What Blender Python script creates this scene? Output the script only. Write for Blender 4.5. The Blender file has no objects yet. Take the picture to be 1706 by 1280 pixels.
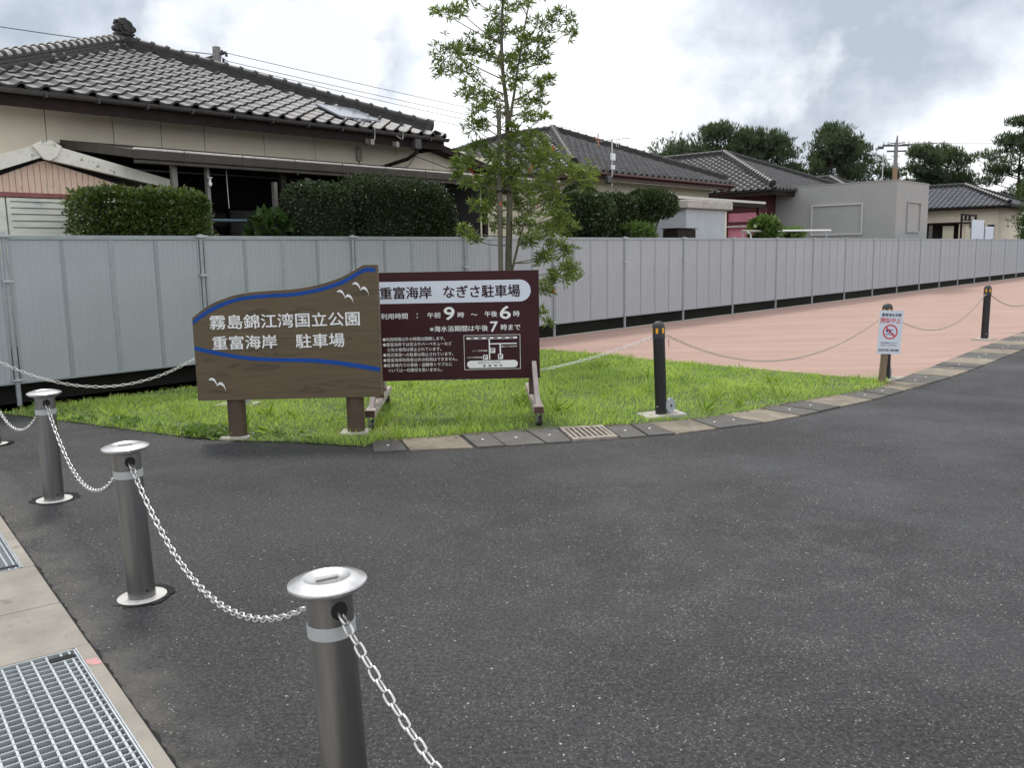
import bpy, math, random
import numpy as np
from mathutils import Vector, Matrix
R_ = math.radians
random.seed(7); RNG = np.random.default_rng(11)
S = bpy.context.scene
COL = S.collection

# ---------------------------------------------------------------- camera
cam_d = bpy.data.cameras.new('camera'); cam = bpy.data.objects.new('camera', cam_d); COL.objects.link(cam)
PITCH, ROLL = R_(8.4736), R_(1.0177)
f_ = Vector((0, math.cos(PITCH), -math.sin(PITCH))); u_ = Vector((0, math.sin(PITCH), math.cos(PITCH))); x_ = Vector((1, 0, 0))
rt = math.cos(ROLL)*x_ - math.sin(ROLL)*u_; up = math.sin(ROLL)*x_ + math.cos(ROLL)*u_
cam.matrix_world = Matrix(((rt.x, up.x, -f_.x, 0), (rt.y, up.y, -f_.y, 0), (rt.z, up.z, -f_.z, 1.55), (0, 0, 0, 1)))
cam_d.sensor_width = 36; cam_d.lens = 36*1450/1706; cam_d.clip_end = 1000; cam_d.clip_start = .05
S.camera = cam

# ---------------------------------------------------------------- world and sun
SUN_EL, SUN_AZ = R_(58), R_(-22)          # azimuth measured from +Y, towards -X: ahead and to the left
w = bpy.data.worlds.new('World'); S.world = w; w.use_nodes = True
nt = w.node_tree; nt.nodes.clear()
def N(t, **k):
    n = nt.nodes.new(t)
    for a, b in k.items(): setattr(n, a, b)
    return n
L = lambda a, b: nt.links.new(a, b)
out = N('ShaderNodeOutputWorld'); mix = N('ShaderNodeMixShader')
sky = N('ShaderNodeTexSky', sky_type='NISHITA', sun_disc=False, sun_elevation=SUN_EL, sun_rotation=SUN_AZ)
b1 = N('ShaderNodeBackground'); b1.inputs[1].default_value = .12; L(sky.outputs[0], b1.inputs[0])
b2 = N('ShaderNodeBackground'); b2.inputs[1].default_value = 1.0
tc = N('ShaderNodeTexCoord')
# project the view direction on a flat cloud deck
sep = N('ShaderNodeSeparateXYZ'); L(tc.outputs['Generated'], sep.inputs[0])
def M(op, a, b=None, c=None):
    n = N('ShaderNodeMath', operation=op)
    for i, v in enumerate((a, b, c)):
        if v is None: continue
        if isinstance(v, (int, float)): n.inputs[i].default_value = v
        else: L(v, n.inputs[i])
    return n.outputs[0]
zz = M('ADD', M('MAXIMUM', sep.outputs[2], 0.0), .16)
cx = M('DIVIDE', sep.outputs[0], zz); cy = M('DIVIDE', sep.outputs[1], zz)
cmb = N('ShaderNodeCombineXYZ'); L(cx, cmb.inputs[0]); L(cy, cmb.inputs[1])
def noise(vec, sc, det, rough, off=(0, 0, 0), dist=0.0):
    mp = N('ShaderNodeMapping'); mp.inputs[1].default_value = off; L(vec, mp.inputs[0])
    n = N('ShaderNodeTexNoise'); n.inputs['Scale'].default_value = sc; n.inputs['Detail'].default_value = det
    n.inputs['Roughness'].default_value = rough; n.inputs['Distortion'].default_value = dist
    L(mp.outputs[0], n.inputs[0]); return n.outputs[0]
n1 = noise(cmb.outputs[0], .75, 9, .5, (5.3, 1.7, 0), .15)
n2 = noise(tc.outputs['Generated'], 6.5, 10, .57, (2.0, 4.1, .3), .1)
def bank(d, tight, amt):       # a soft cloud bank round a direction
    v = Vector(d).normalized()
    dp = N('ShaderNodeVectorMath', operation='DOT_PRODUCT'); L(tc.outputs['Generated'], dp.inputs[0]); dp.inputs[1].default_value = v
    return M('MULTIPLY', M('POWER', M('MAXIMUM', dp.outputs['Value'], 0), tight), amt)
g = M('ADD', M('MULTIPLY', n1, .9), M('MULTIPLY', n2, .75)); g = M('SUBTRACT', g, .30)
for d, t, a in (((.30, 1, .30), 130, .24), ((-.52, 1, .32), 60, .28), ((.46, 1, .17), 250, .12), ((-.2, 1, .245), 220, .20), ((.22, 1, .165), 700, .16), ((.55, 1, .28), 80, .14)):
    g = M('ADD', g, bank(d, t, a))
for d, t, a in (((-.36, 1, .17), 200, -.06), ((.06, 1, .22), 200, -.15)):
    g = M('ADD', g, bank(d, t, a))
ramp = N('ShaderNodeValToRGB'); L(g, ramp.inputs[0])
e = ramp.color_ramp.elements
e[0].position = .50; e[0].color = (1.12, 1.13, 1.15, 1)
e[1].position = .84; e[1].color = (.44, .49, .56, 1)
for p, c in ((.575, (1.0, 1.03, 1.07, 1)), (.635, (.83, .875, .94, 1)), (.71, (.66, .71, .78, 1))):
    q = e.new(p); q.color = c
n3 = noise(tc.outputs['Generated'], 4.2, 11, .53, (7.7, 2.3, 1.0), .1)
pf = N('ShaderNodeMapRange'); L(n3, pf.inputs[0]); pf.inputs[1].default_value = .50; pf.inputs[2].default_value = .565; pf.inputs[4].default_value = .7
pm = N('ShaderNodeMixRGB'); L(pf.outputs[0], pm.inputs[0]); L(ramp.outputs[0], pm.inputs[1]); pm.inputs[2].default_value = (1.02, 1.04, 1.07, 1)
L(pm.outputs[0], b2.inputs[0])
mix.inputs[0].default_value = .93
L(b1.outputs[0], mix.inputs[1]); L(b2.outputs[0], mix.inputs[2]); L(mix.outputs[0], out.inputs[0])
sd = bpy.data.lights.new('sun', 'SUN'); sun = bpy.data.objects.new('sun', sd); COL.objects.link(sun)
sd.energy = 1.5; sd.angle = R_(11); sd.color = (1, .965, .91)
sdir = Vector((math.sin(SUN_AZ)*math.cos(SUN_EL), math.cos(SUN_AZ)*math.cos(SUN_EL), math.sin(SUN_EL)))
sun.rotation_euler = sdir.to_track_quat('Z', 'Y').to_euler()
S.view_settings.view_transform = 'Standard'; S.view_settings.look = 'None'
S.view_settings.exposure = 0.25; S.view_settings.gamma = 1; S.view_settings.use_curve_mapping = False
S.cycles.use_denoising = True; S.cycles.denoiser = 'OPENIMAGEDENOISE'; S.cycles.denoising_input_passes = 'RGB_ALBEDO_NORMAL'; S.cycles.denoising_prefilter = 'ACCURATE'
S.cycles.max_bounces = 6; S.cycles.diffuse_bounces = 3; S.cycles.transparent_max_bounces = 8

# ---------------------------------------------------------------- materials
def mat(name, col, rough=.6, metal=0., col2=None, sc=3., bump=0., bsc=40., det=5., spec=.5, island=0., stretch=(1, 1, 1), lo=.35, hi=.65, spots=None, obj_rand=0.):
    """principled material: col broken up towards col2 by noise, optional fine bump, per-leaf or per-object variation"""
    m = bpy.data.materials.new(name); m.use_nodes = True; t = m.node_tree; b = t.nodes['Principled BSDF']
    b.inputs['Roughness'].default_value = rough; b.inputs['Metallic'].default_value = metal; b.inputs['Specular IOR Level'].default_value = spec
    nn = t.nodes.new; lk = t.links.new
    tcn = nn('ShaderNodeTexCoord'); mp = nn('ShaderNodeMapping'); mp.inputs[3].default_value = stretch; lk(tcn.outputs['Object'], mp.inputs[0])
    cur = None
    rgb = nn('ShaderNodeRGB'); rgb.outputs[0].default_value = (*col, 1); cur = rgb.outputs[0]
    if col2 is not None:
        no = nn('ShaderNodeTexNoise'); no.inputs['Scale'].default_value = sc; no.inputs['Detail'].default_value = det; no.inputs['Roughness'].default_value = .6
        lk(mp.outputs[0], no.inputs[0])
        mr = nn('ShaderNodeMapRange'); mr.inputs[1].default_value = lo; mr.inputs[2].default_value = hi; lk(no.outputs[0], mr.inputs[0])
        mx = nn('ShaderNodeMixRGB'); lk(mr.outputs[0], mx.inputs[0]); lk(cur, mx.inputs[1]); mx.inputs[2].default_value = (*col2, 1); cur = mx.outputs[0]
    if spots is not None:      # (colour, scale, threshold)
        no = nn('ShaderNodeTexNoise'); no.inputs['Scale'].default_value = spots[1]; no.inputs['Detail'].default_value = 8; no.inputs['Roughness'].default_value = .7
        lk(mp.outputs[0], no.inputs[0])
        mr = nn('ShaderNodeMapRange'); mr.inputs[1].default_value = spots[2]; mr.inputs[2].default_value = spots[2]+.1; lk(no.outputs[0], mr.inputs[0])
        mx = nn('ShaderNodeMixRGB'); lk(mr.outputs[0], mx.inputs[0]); lk(cur, mx.inputs[1]); mx.inputs[2].default_value = (*spots[0], 1); cur = mx.outputs[0]
    if island or obj_rand:
        if island: ge = nn('ShaderNodeNewGeometry').outputs['Random Per Island']
        else: ge = nn('ShaderNodeObjectInfo').outputs['Random']
        k = island or obj_rand
        mr = nn('ShaderNodeMapRange'); mr.inputs[3].default_value = 1-k; mr.inputs[4].default_value = 1+k; lk(ge, mr.inputs[0])
        mx = nn('ShaderNodeMixRGB'); mx.blend_type = 'MULTIPLY'; mx.inputs[0].default_value = 1; lk(cur, mx.inputs[1]); lk(mr.outputs[0], mx.inputs[2]); cur = mx.outputs[0]
    lk(cur, b.inputs['Base Color'])
    if bump:
        no = nn('ShaderNodeTexNoise'); no.inputs['Scale'].default_value = bsc; no.inputs['Detail'].default_value = 4
        lk(mp.outputs[0], no.inputs[0])
        bp = nn('ShaderNodeBump'); bp.inputs['Strength'].default_value = bump; bp.inputs['Distance'].default_value = .01; lk(no.outputs[0], bp.inputs['Height']); lk(bp.outputs[0], b.inputs['Normal'])
    return m

def leafmat(name, col, col2, trans=.35, rough=.45, spec=.4, sc=1.5):
    m = bpy.data.materials.new(name); m.use_nodes = True; t = m.node_tree; b = t.nodes['Principled BSDF']; nn = t.nodes.new; lk = t.links.new
    b.inputs['Roughness'].default_value = rough; b.inputs['Specular IOR Level'].default_value = spec
    ge = nn('ShaderNodeNewGeometry'); tcn = nn('ShaderNodeTexCoord'); no = nn('ShaderNodeTexNoise'); no.inputs['Scale'].default_value = sc; lk(tcn.outputs['Object'], no.inputs[0])
    ad = nn('ShaderNodeMath'); ad.operation = 'MULTIPLY_ADD'; lk(ge.outputs['Random Per Island'], ad.inputs[0]); ad.inputs[1].default_value = .8; 
    mr = nn('ShaderNodeMapRange'); mr.inputs[1].default_value = .3; mr.inputs[2].default_value = .7; mr.inputs[3].default_value = -.2; mr.inputs[4].default_value = .4; lk(no.outputs[0], mr.inputs[0]); lk(mr.outputs[0], ad.inputs[2])
    mx = nn('ShaderNodeMixRGB'); mx.use_clamp = True; lk(ad.outputs[0], mx.inputs[0]); mx.inputs[1].default_value = (*col, 1); mx.inputs[2].default_value = (*col2, 1)
    lk(mx.outputs[0], b.inputs['Base Color'])
    tr = nn('ShaderNodeBsdfTranslucent'); br = nn('ShaderNodeMixRGB'); br.blend_type = 'MULTIPLY'; br.inputs[0].default_value = 1; br.inputs[2].default_value = (1.3, 1.35, .7, 1); lk(mx.outputs[0], br.inputs[1]); lk(br.outputs[0], tr.inputs[0])
    ms = nn('ShaderNodeMixShader'); ms.inputs[0].default_value = trans; lk(b.outputs[0], ms.inputs[1]); lk(tr.outputs[0], ms.inputs[2]); lk(ms.outputs[0], t.nodes['Material Output'].inputs[0])
    return m

def asphalt():
    m = bpy.data.materials.new('asphalt'); m.use_nodes = True; t = m.node_tree; b = t.nodes['Principled BSDF']; nn = t.nodes.new; lk = t.links.new
    tcn = nn('ShaderNodeTexCoord'); P = tcn.outputs['Object']
    def nz(sc, det=4, r=.6, off=(0, 0, 0)):
        mp = nn('ShaderNodeMapping'); mp.inputs[1].default_value = off; lk(P, mp.inputs[0])
        n = nn('ShaderNodeTexNoise'); n.inputs['Scale'].default_value = sc; n.inputs['Detail'].default_value = det; n.inputs['Roughness'].default_value = r; lk(mp.outputs[0], n.inputs[0]); return n.outputs[0]
    def mr(s, a, b_, c=0., d=1.):
        n = nn('ShaderNodeMapRange'); lk(s, n.inputs[0])
        for i, v in enumerate((a, b_, c, d)): n.inputs[i+1].default_value = v
        return n.outputs[0]
    def ma(op, a, b_):
        n = nn('ShaderNodeMath'); n.operation = op
        for i, v in enumerate((a, b_)):
            if isinstance(v, (int, float)): n.inputs[i].default_value = v
            else: lk(v, n.inputs[i])
        return n.outputs[0]
    def mx(f, a, c):
        n = nn('ShaderNodeMixRGB'); lk(f, n.inputs[0])
        if isinstance(a, tuple): n.inputs[1].default_value = (*a, 1)
        else: lk(a, n.inputs[1])
        n.inputs[2].default_value = (*c, 1); return n.outputs[0]
    # worn area where the binder is gone, right of the bollard line
    d = nn('ShaderNodeVectorMath'); d.operation = 'DISTANCE'; lk(P, d.inputs[0]); d.inputs[1].default_value = (1.2, 3.9, 0)
    near = mr(d.outputs['Value'], .5, 2.6, 1., .08)
    worn = ma('MULTIPLY', mr(nz(3.3, 8, .78), .46, .60), near)
    def vor(sc, off):
        mp = nn('ShaderNodeMapping'); mp.inputs[1].default_value = off; lk(P, mp.inputs[0])
        v = nn('ShaderNodeTexVoronoi'); v.inputs['Scale'].default_value = sc; lk(mp.outputs[0], v.inputs[0]); sp = nn('ShaderNodeSeparateColor'); lk(v.outputs['Color'], sp.inputs[0]); return v, sp
    v, sp = vor(92, (0, 0, 0)); v2, sp2 = vor(52, (3, 5, 0))
    core = mr(v.outputs['Distance'], .28, .42, 1., 0.); core2 = mr(v2.outputs['Distance'], .18, .30, 1., 0.)
    c = mx(mr(nz(.55, 5, .6), .35, .68), (.045, .044, .046), (.057, .057, .060))
    c = mx(mr(nz(55, 5, .75, (3, 2, 0)), .44, .56, 0, .85), c, (.012, .012, .013))
    c = mx(ma('MULTIPLY', worn, .14), c, (.12, .12, .118))
    c = mx(ma('MULTIPLY', ma('MULTIPLY', mr(sp.outputs[1], .35, .95), core), ma('ADD', ma('MULTIPLY', worn, .75), .42)), c, (.24, .237, .23))
    c = mx(ma('MULTIPLY', ma('MULTIPLY', mr(sp.outputs[0], .97, 1.0), core), mr(nz(1.3, 4, .7, (5, 5, 0)), .35, .6, .2, 1.)), c, (.50, .50, .48))
    c = mx(ma('MULTIPLY', mr(sp2.outputs[0], .985, .99), core2), c, (.45, .44, .41))
    dl = nn('ShaderNodeVectorMath'); dl.operation = 'DOT_PRODUCT'; lk(P, dl.inputs[0]); dl.inputs[1].default_value = (.79, .613, 0)
    dust = ma('MULTIPLY', mr(dl.outputs['Value'], .70, .98, 1., 0.), mr(nz(4, 6, .7, (2, 8, 0)), .35, .62, .1, .8))   # grit washed up along the pavement
    c = mx(dust, c, (.125, .118, .105))
    lk(c, b.inputs['Base Color'])
    lk(mr(nz(.8, 4, .6, (7, 1, 0)), .35, .65, .5, .8), b.inputs['Roughness'])
    b.inputs['Specular IOR Level'].default_value = .32
    h = ma('ADD', ma('MULTIPLY', mr(v.outputs['Distance'], 0, .6, 1., 0.), .6), ma('MULTIPLY', nz(60, 6, .7), .9))
    bp = nn('ShaderNodeBump'); bp.inputs['Strength'].default_value = .9; bp.inputs['Distance'].default_value = .008; lk(h, bp.inputs['Height']); lk(bp.outputs[0], b.inputs['Normal'])
    return m

def woodgrain(name, c1, c2, c3, rough=.55):
    m = bpy.data.materials.new(name); m.use_nodes = True; t = m.node_tree; b = t.nodes['Principled BSDF']; nn = t.nodes.new; lk = t.links.new
    tcn = nn('ShaderNodeTexCoord'); mp = nn('ShaderNodeMapping'); mp.inputs[3].default_value = (.55, 1, 3.2); lk(tcn.outputs['Object'], mp.inputs[0])
    no = nn('ShaderNodeTexNoise'); no.inputs['Scale'].default_value = 1.9; no.inputs['Detail'].default_value = 3; no.inputs['Distortion'].default_value = .8; lk(mp.outputs[0], no.inputs[0])
    mu = nn('ShaderNodeMath'); mu.operation = 'MULTIPLY'; mu.inputs[1].default_value = 22; lk(no.outputs[0], mu.inputs[0])
    fr = nn('ShaderNodeMath'); fr.operation = 'SINE'; lk(mu.outputs[0], fr.inputs[0])
    mr = nn('ShaderNodeMapRange'); mr.inputs[1].default_value = .86; mr.inputs[2].default_value = 1.; mr.inputs[4].default_value = .65; lk(fr.outputs[0], mr.inputs[0])
    n2 = nn('ShaderNodeTexNoise'); n2.inputs['Scale'].default_value = 2.2; n2.inputs['Detail'].default_value = 6; mp2 = nn('ShaderNodeMapping'); mp2.inputs[3].default_value = (1, 1, 14); lk(tcn.outputs['Object'], mp2.inputs[0]); lk(mp2.outputs[0], n2.inputs[0])
    mr2 = nn('ShaderNodeMapRange'); mr2.inputs[1].default_value = .35; mr2.inputs[2].default_value = .7; lk(n2.outputs[0], mr2.inputs[0])
    a = nn('ShaderNodeMixRGB'); lk(mr2.outputs[0], a.inputs[0]); a.inputs[1].default_value = (*c1, 1); a.inputs[2].default_value = (*c2, 1)
    c = nn('ShaderNodeMixRGB'); lk(mr.outputs[0], c.inputs[0]); lk(a.outputs[0], c.inputs[1]); c.inputs[2].default_value = (*c3, 1)
    lk(c.outputs[0], b.inputs['Base Color']); b.inputs['Roughness'].default_value = rough
    bp = nn('ShaderNodeBump'); bp.inputs['Strength'].default_value = .25; bp.inputs['Distance'].default_value = .004; lk(n2.outputs[0], bp.inputs['Height']); lk(bp.outputs[0], b.inputs['Normal'])
    return m

MT = dict(
 asphalt=asphalt(),
 soil=mat('soil', (.045, .035, .025), .95, col2=(.08, .06, .04), sc=3, bump=.5, bsc=30),
 lawn_soil=mat('lawn_soil', (.06, .10, .025), .95, col2=(.10, .14, .04), sc=6, bump=.5),
 pink=mat('pink_paving', (.43, .285, .235), .85, col2=(.36, .235, .19), sc=.9, bump=.25, bsc=120, stretch=(.5, 2, 1), det=8, spots=((.33, .22, .19), 1.3, .57)),
 concrete=mat('concrete', (.32, .292, .25), .85, col2=(.24, .22, .188), sc=4, bump=.3, bsc=90, spots=((.18, .165, .14), 7, .6), obj_rand=.04),
 conc_pale=mat('pale_concrete', (.50, .47, .42), .85, col2=(.38, .36, .32), sc=5, bump=.25, bsc=80),
 slab_dark=mat('dark_slab', (.115, .108, .098), .8, col2=(.085, .078, .07), sc=6, bump=.35, bsc=110, obj_rand=.12),
 slab_tan=mat('tan_slab', (.27, .23, .175), .85, col2=(.17, .145, .11), sc=5, bump=.35, bsc=110, spots=((.33, .29, .23), 9, .56), obj_rand=.12),
 iron=mat('worn_iron_grating', (.36, .31, .26), .7, col2=(.22, .19, .16), sc=14, bump=.3, bsc=60),
 hole=mat('dark_void', (.012, .012, .012), .95),
 dirt_hole=mat('broken_asphalt_rim', (.006, .006, .006), 1., col2=(.02, .02, .02), sc=30, bump=1, bsc=60),
 steel=mat('brushed_steel', (.29, .29, .29), .36, .9, col2=(.17, .17, .17), sc=2.6, stretch=(9, 9, .5), bump=.06, bsc=60, lo=.3, hi=.7),
 steel_cap=mat('cast_cap_steel', (.66, .655, .65), .30, .85, col2=(.52, .52, .52), sc=16, bump=.05, bsc=150),
 band=mat('grey_reflective_band', (.42, .44, .44), .5, col2=(.36, .38, .38), sc=20),
 ringw=mat('white_base_ring', (.72, .70, .67), .6, col2=(.5, .48, .45), sc=12),
 chain=mat('stainless_chain', (.62, .61, .60), .25, .9),
 chain_d=mat('weathered_chain', (.42, .38, .34), .5, .6),
 chain_p=mat('pale_chain', (.75, .75, .73), .4, .3),
 galv=mat('galvanised_steel', (.50, .53, .55), .42, .35, col2=(.43, .46, .48), sc=25),
 sheet=mat('galvanised_sheet', (.39, .415, .445), .5, .22, col2=(.345, .37, .40), sc=1.1, bump=.16, bsc=120, obj_rand=.025, spots=((.30, .33, .35), 2.0, .63)),
 seam=mat('seam_metal', (.30, .335, .36), .5, .3, col2=(.27, .30, .325), sc=3),
 galv_post=mat('galvanised_post', (.35, .385, .41), .45, .3, col2=(.29, .32, .345), sc=12),
 grate=mat('galvanised_grating', (.50, .54, .56), .42, .4, col2=(.40, .44, .46), sc=18, bump=.2, bsc=200),
 black=mat('black_plastic_post', (.012, .012, .014), .42, bump=.08, bsc=60),
 blackcap=mat('black_rubber_cap', (.035, .036, .038), .55),
 amber=mat('amber_reflector', (.95, .45, .03), .25),
 greydisc=mat('grey_lid', (.34, .36, .40), .5),
 post_br=mat('brown_steel_post', (.068, .045, .031), .5, col2=(.09, .055, .035), sc=7, spots=((.16, .07, .03), 6, .66)),
 signwood=woodgrain('stained_sign_wood', (.118, .086, .046), (.092, .066, .035), (.050, .036, .020)),
 signedge=woodgrain('sign_edge_wood', (.15, .11, .07), (.12, .085, .055), (.08, .055, .035)),
 white=mat('white_paint', (.82, .83, .83), .5),
 blue=mat('blue_paint', (.006, .055, .27), .6, col2=(.008, .07, .33), sc=4, spec=.25),
 maroon=mat('maroon_board', (.040, .010, .014), .6, spec=.25, col2=(.048, .014, .018), sc=2),
 darktext=mat('dark_maroon_print', (.035, .012, .015), .6, spec=.2),
 pale_lum=mat('weathered_timber', (.50, .44, .38), .8, col2=(.34, .29, .25), sc=7, stretch=(6, 1, 1), bump=.4, bsc=40),
 timb_grey=mat('grey_timber', (.42, .37, .35), .8, col2=(.33, .28, .27), sc=9, bump=.2),
 timb_dark=mat('stained_timber', (.05, .025, .02), .7, col2=(.08, .045, .035), sc=8),
 castm=mat('caster_steel', (.32, .33, .34), .4, .7), rubber=mat('black_rubber', (.02, .02, .022), .7),
 post_wood=mat('round_wood_stake', (.26, .19, .12), .8, col2=(.16, .12, .075), sc=8, stretch=(8, 8, 1), bump=.4, bsc=30),
 redp=mat('red_print', (.62, .03, .04), .5), bluep=mat('navy_print', (.02, .03, .22), .5), signpl=mat('white_sign_plate', (.66, .71, .80), .45), blackp=mat('black_print', (.02, .02, .025), .5),
 tile=mat('roof_tile_glaze', (.085, .081, .082), .46, col2=(.05, .048, .05), sc=3, bump=.15, bsc=60, obj_rand=.22, spec=.42),
 tiled=mat('dark_ridge_tile', (.028, .027, .028), .5, col2=(.045, .043, .042), sc=7, bump=.2, spec=.35),
 tilel=mat('pale_cap_tile', (.42, .40, .385), .42, col2=(.30, .285, .27), sc=6, bump=.15, spots=((.12, .115, .11), 10, .62), obj_rand=.08),
 tileb=mat('blue_grey_tile', (.09, .095, .115), .42, col2=(.065, .07, .085), sc=3, island=.15),
 tilef=mat('grey_tile_far', (.075, .073, .075), .42, col2=(.05, .048, .05), sc=3, island=.18),
 cream=mat('cream_wall_panel', (.87, .80, .655), .85, col2=(.80, .73, .59), sc=2, bump=.10, bsc=90, spots=((.72, .65, .53), 1.8, .66)),
 cream2=mat('cream_wall', (.80, .75, .59), .85, col2=(.72, .68, .53), sc=2, bump=.06, bsc=90),
 dbrown=mat('dark_brown_timber', (.020, .013, .012), .75, col2=(.028, .019, .017), sc=5, spec=.2),
 rbrown=mat('red_brown_gutter', (.085, .028, .022), .5, col2=(.065, .022, .018), sc=5),
 gutter=mat('grey_gutter', (.055, .05, .052), .5, col2=(.08, .075, .072), sc=8),
 awn=mat('bronze_awning', (.075, .064, .055), .55, col2=(.055, .047, .04), sc=4, spec=.3), awnl=mat('awning_top_edge', (.75, .71, .66), .45, .1, col2=(.55, .52, .48), sc=14),
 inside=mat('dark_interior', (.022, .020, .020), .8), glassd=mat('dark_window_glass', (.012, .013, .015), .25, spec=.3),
 postb=mat('grey_post', (.24, .225, .21), .5, col2=(.17, .155, .14), sc=9), pipe=mat('blue_grey_pipe', (.12, .19, .23), .5),
 shedw=mat('mildewed_white_board', (.82, .80, .71), .7, col2=(.72, .70, .61), sc=4, spots=((.16, .15, .125), 9, .575)),
 shedp=mat('salmon_sheet', (.70, .48, .37), .7, col2=(.80, .62, .50), sc=5, stretch=(6, 1, .7), spots=((.10, .085, .07), 5, .60)),
 shedr=mat('faded_red_strip', (.33, .12, .12), .7, col2=(.25, .09, .09), sc=5),
 shedc=mat('stained_cream_panel', (.78, .79, .67), .6, col2=(.60, .65, .60), sc=5, stretch=(.6, 1, 2), lo=.45, hi=.7, spots=((.34, .43, .46), 4, .60)),
 solar=mat('solar_panel', (.20, .22, .26), .15), alu=mat('aluminium', (.5, .5, .5), .35, .8),
 wire=mat('cable', (.05, .05, .055), .6), wirew=mat('pale_cable', (.5, .5, .5), .6),
 greybox=mat('grey_wall_cladding', (.37, .375, .365), .7, col2=(.34, .345, .335), sc=1.5), greytrim=mat('grey_trim', (.56, .57, .56), .5),
 cblock=mat('painted_concrete_wall', (.52, .545, .57), .8, col2=(.44, .465, .49), sc=2.2, spots=((.34, .36, .38), 4, .64)),
 pinkw=mat('pink_wall', (.70, .27, .36), .7, col2=(.62, .22, .30), sc=3), dred=mat('dark_red_timber', (.085, .018, .02), .6),
 pole=mat('concrete_pole', (.30, .29, .28), .8, col2=(.20, .19, .185), sc=8), poleb=mat('rusty_pole_wrap', (.33, .20, .12), .7),
 bark=mat('tree_bark', (.085, .075, .05), .9, col2=(.14, .13, .09), sc=8, stretch=(3, 3, 1), bump=.5, bsc=30),
 twig=mat('young_branch', (.10, .085, .055), .85, col2=(.16, .14, .09), sc=14),
 stakeb=mat('grey_stake_wood', (.17, .155, .12), .85, col2=(.11, .10, .078), sc=6, stretch=(5, 5, 1), bump=.3),
 pbark=mat('pine_bark', (.07, .055, .045), .95),
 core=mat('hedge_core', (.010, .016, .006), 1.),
)
MT['grass'] = leafmat('grass_blades', (.25, .375, .085), (.47, .58, .18), .5, .6, .2, 1.3)
MT['weed'] = leafmat('broad_weed_leaves', (.10, .19, .04), (.19, .27, .08), .35)
MT['leaf'] = leafmat('tree_leaves', (.058, .10, .022), (.24, .31, .075), .4, .36, .5, .9)
MT['leafred'] = leafmat('red_old_leaves', (.45, .08, .03), (.6, .16, .05), .4)
MT['hedge'] = leafmat('hedge_leaves', (.035, .065, .014), (.13, .18, .045), .25, .28, .6, 2.)
MT['hedged'] = leafmat('dark_hedge_leaves', (.017, .033, .011), (.048, .075, .022), .18, .30, .55, 2.)
MT['camellia'] = leafmat('camellia_leaves', (.02, .042, .015), (.075, .11, .04), .2, .28, .6, 2.)
MT['big'] = leafmat('big_leaves', (.06, .12, .025), (.12, .19, .05), .3)
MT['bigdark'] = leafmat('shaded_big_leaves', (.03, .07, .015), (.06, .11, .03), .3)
MT['pine'] = leafmat('pine_needles', (.042, .068, .042), (.10, .135, .075), .35, .6, .2, .25)
MT['pine2'] = leafmat('near_pine_needles', (.045, .085, .025), (.10, .15, .05), .25, .6, .2, .5)

# ---------------------------------------------------------------- building helpers
def link(name, verts, faces, m=None, parent=None, smooth=False, loc=None):
    me = bpy.data.meshes.new(name); me.from_pydata([tuple(v) for v in verts], [], [tuple(f) for f in faces]); me.update()
    if smooth: me.polygons.foreach_set('use_smooth', [True]*len(me.polygons))
    if m: me.materials.append(MT[m] if isinstance(m, str) else m)
    o = bpy.data.objects.new(name, me); COL.objects.link(o)
    if parent: o.parent = parent
    if loc is not None: o.location = loc
    return o
def linknp(name, V, F, m, parent=None):
    me = bpy.data.meshes.new(name); V = np.asarray(V, np.float32); F = np.asarray(F, np.int32); k = F.shape[1]
    me.vertices.add(len(V)); me.vertices.foreach_set('co', V.ravel()); me.loops.add(F.size); me.loops.foreach_set('vertex_index', F.ravel())
    me.polygons.add(len(F)); me.polygons.foreach_set('loop_start', np.arange(0, F.size, k, dtype=np.int32)); me.polygons.foreach_set('loop_total', np.full(len(F), k, np.int32))
    me.update(calc_edges=True); me.materials.append(MT[m]); o = bpy.data.objects.new(name, me); COL.objects.link(o)
    if parent: o.parent = parent
    return o
def dup(o, parent, loc=None, rot=None, sc=None):
    c = bpy.data.objects.new(o.name.split('.')[0], o.data); COL.objects.link(c); c.parent = parent
    if loc is not None: c.location = loc
    if rot is not None: c.rotation_euler = rot
    if sc is not None: c.scale = sc
    return c
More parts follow.
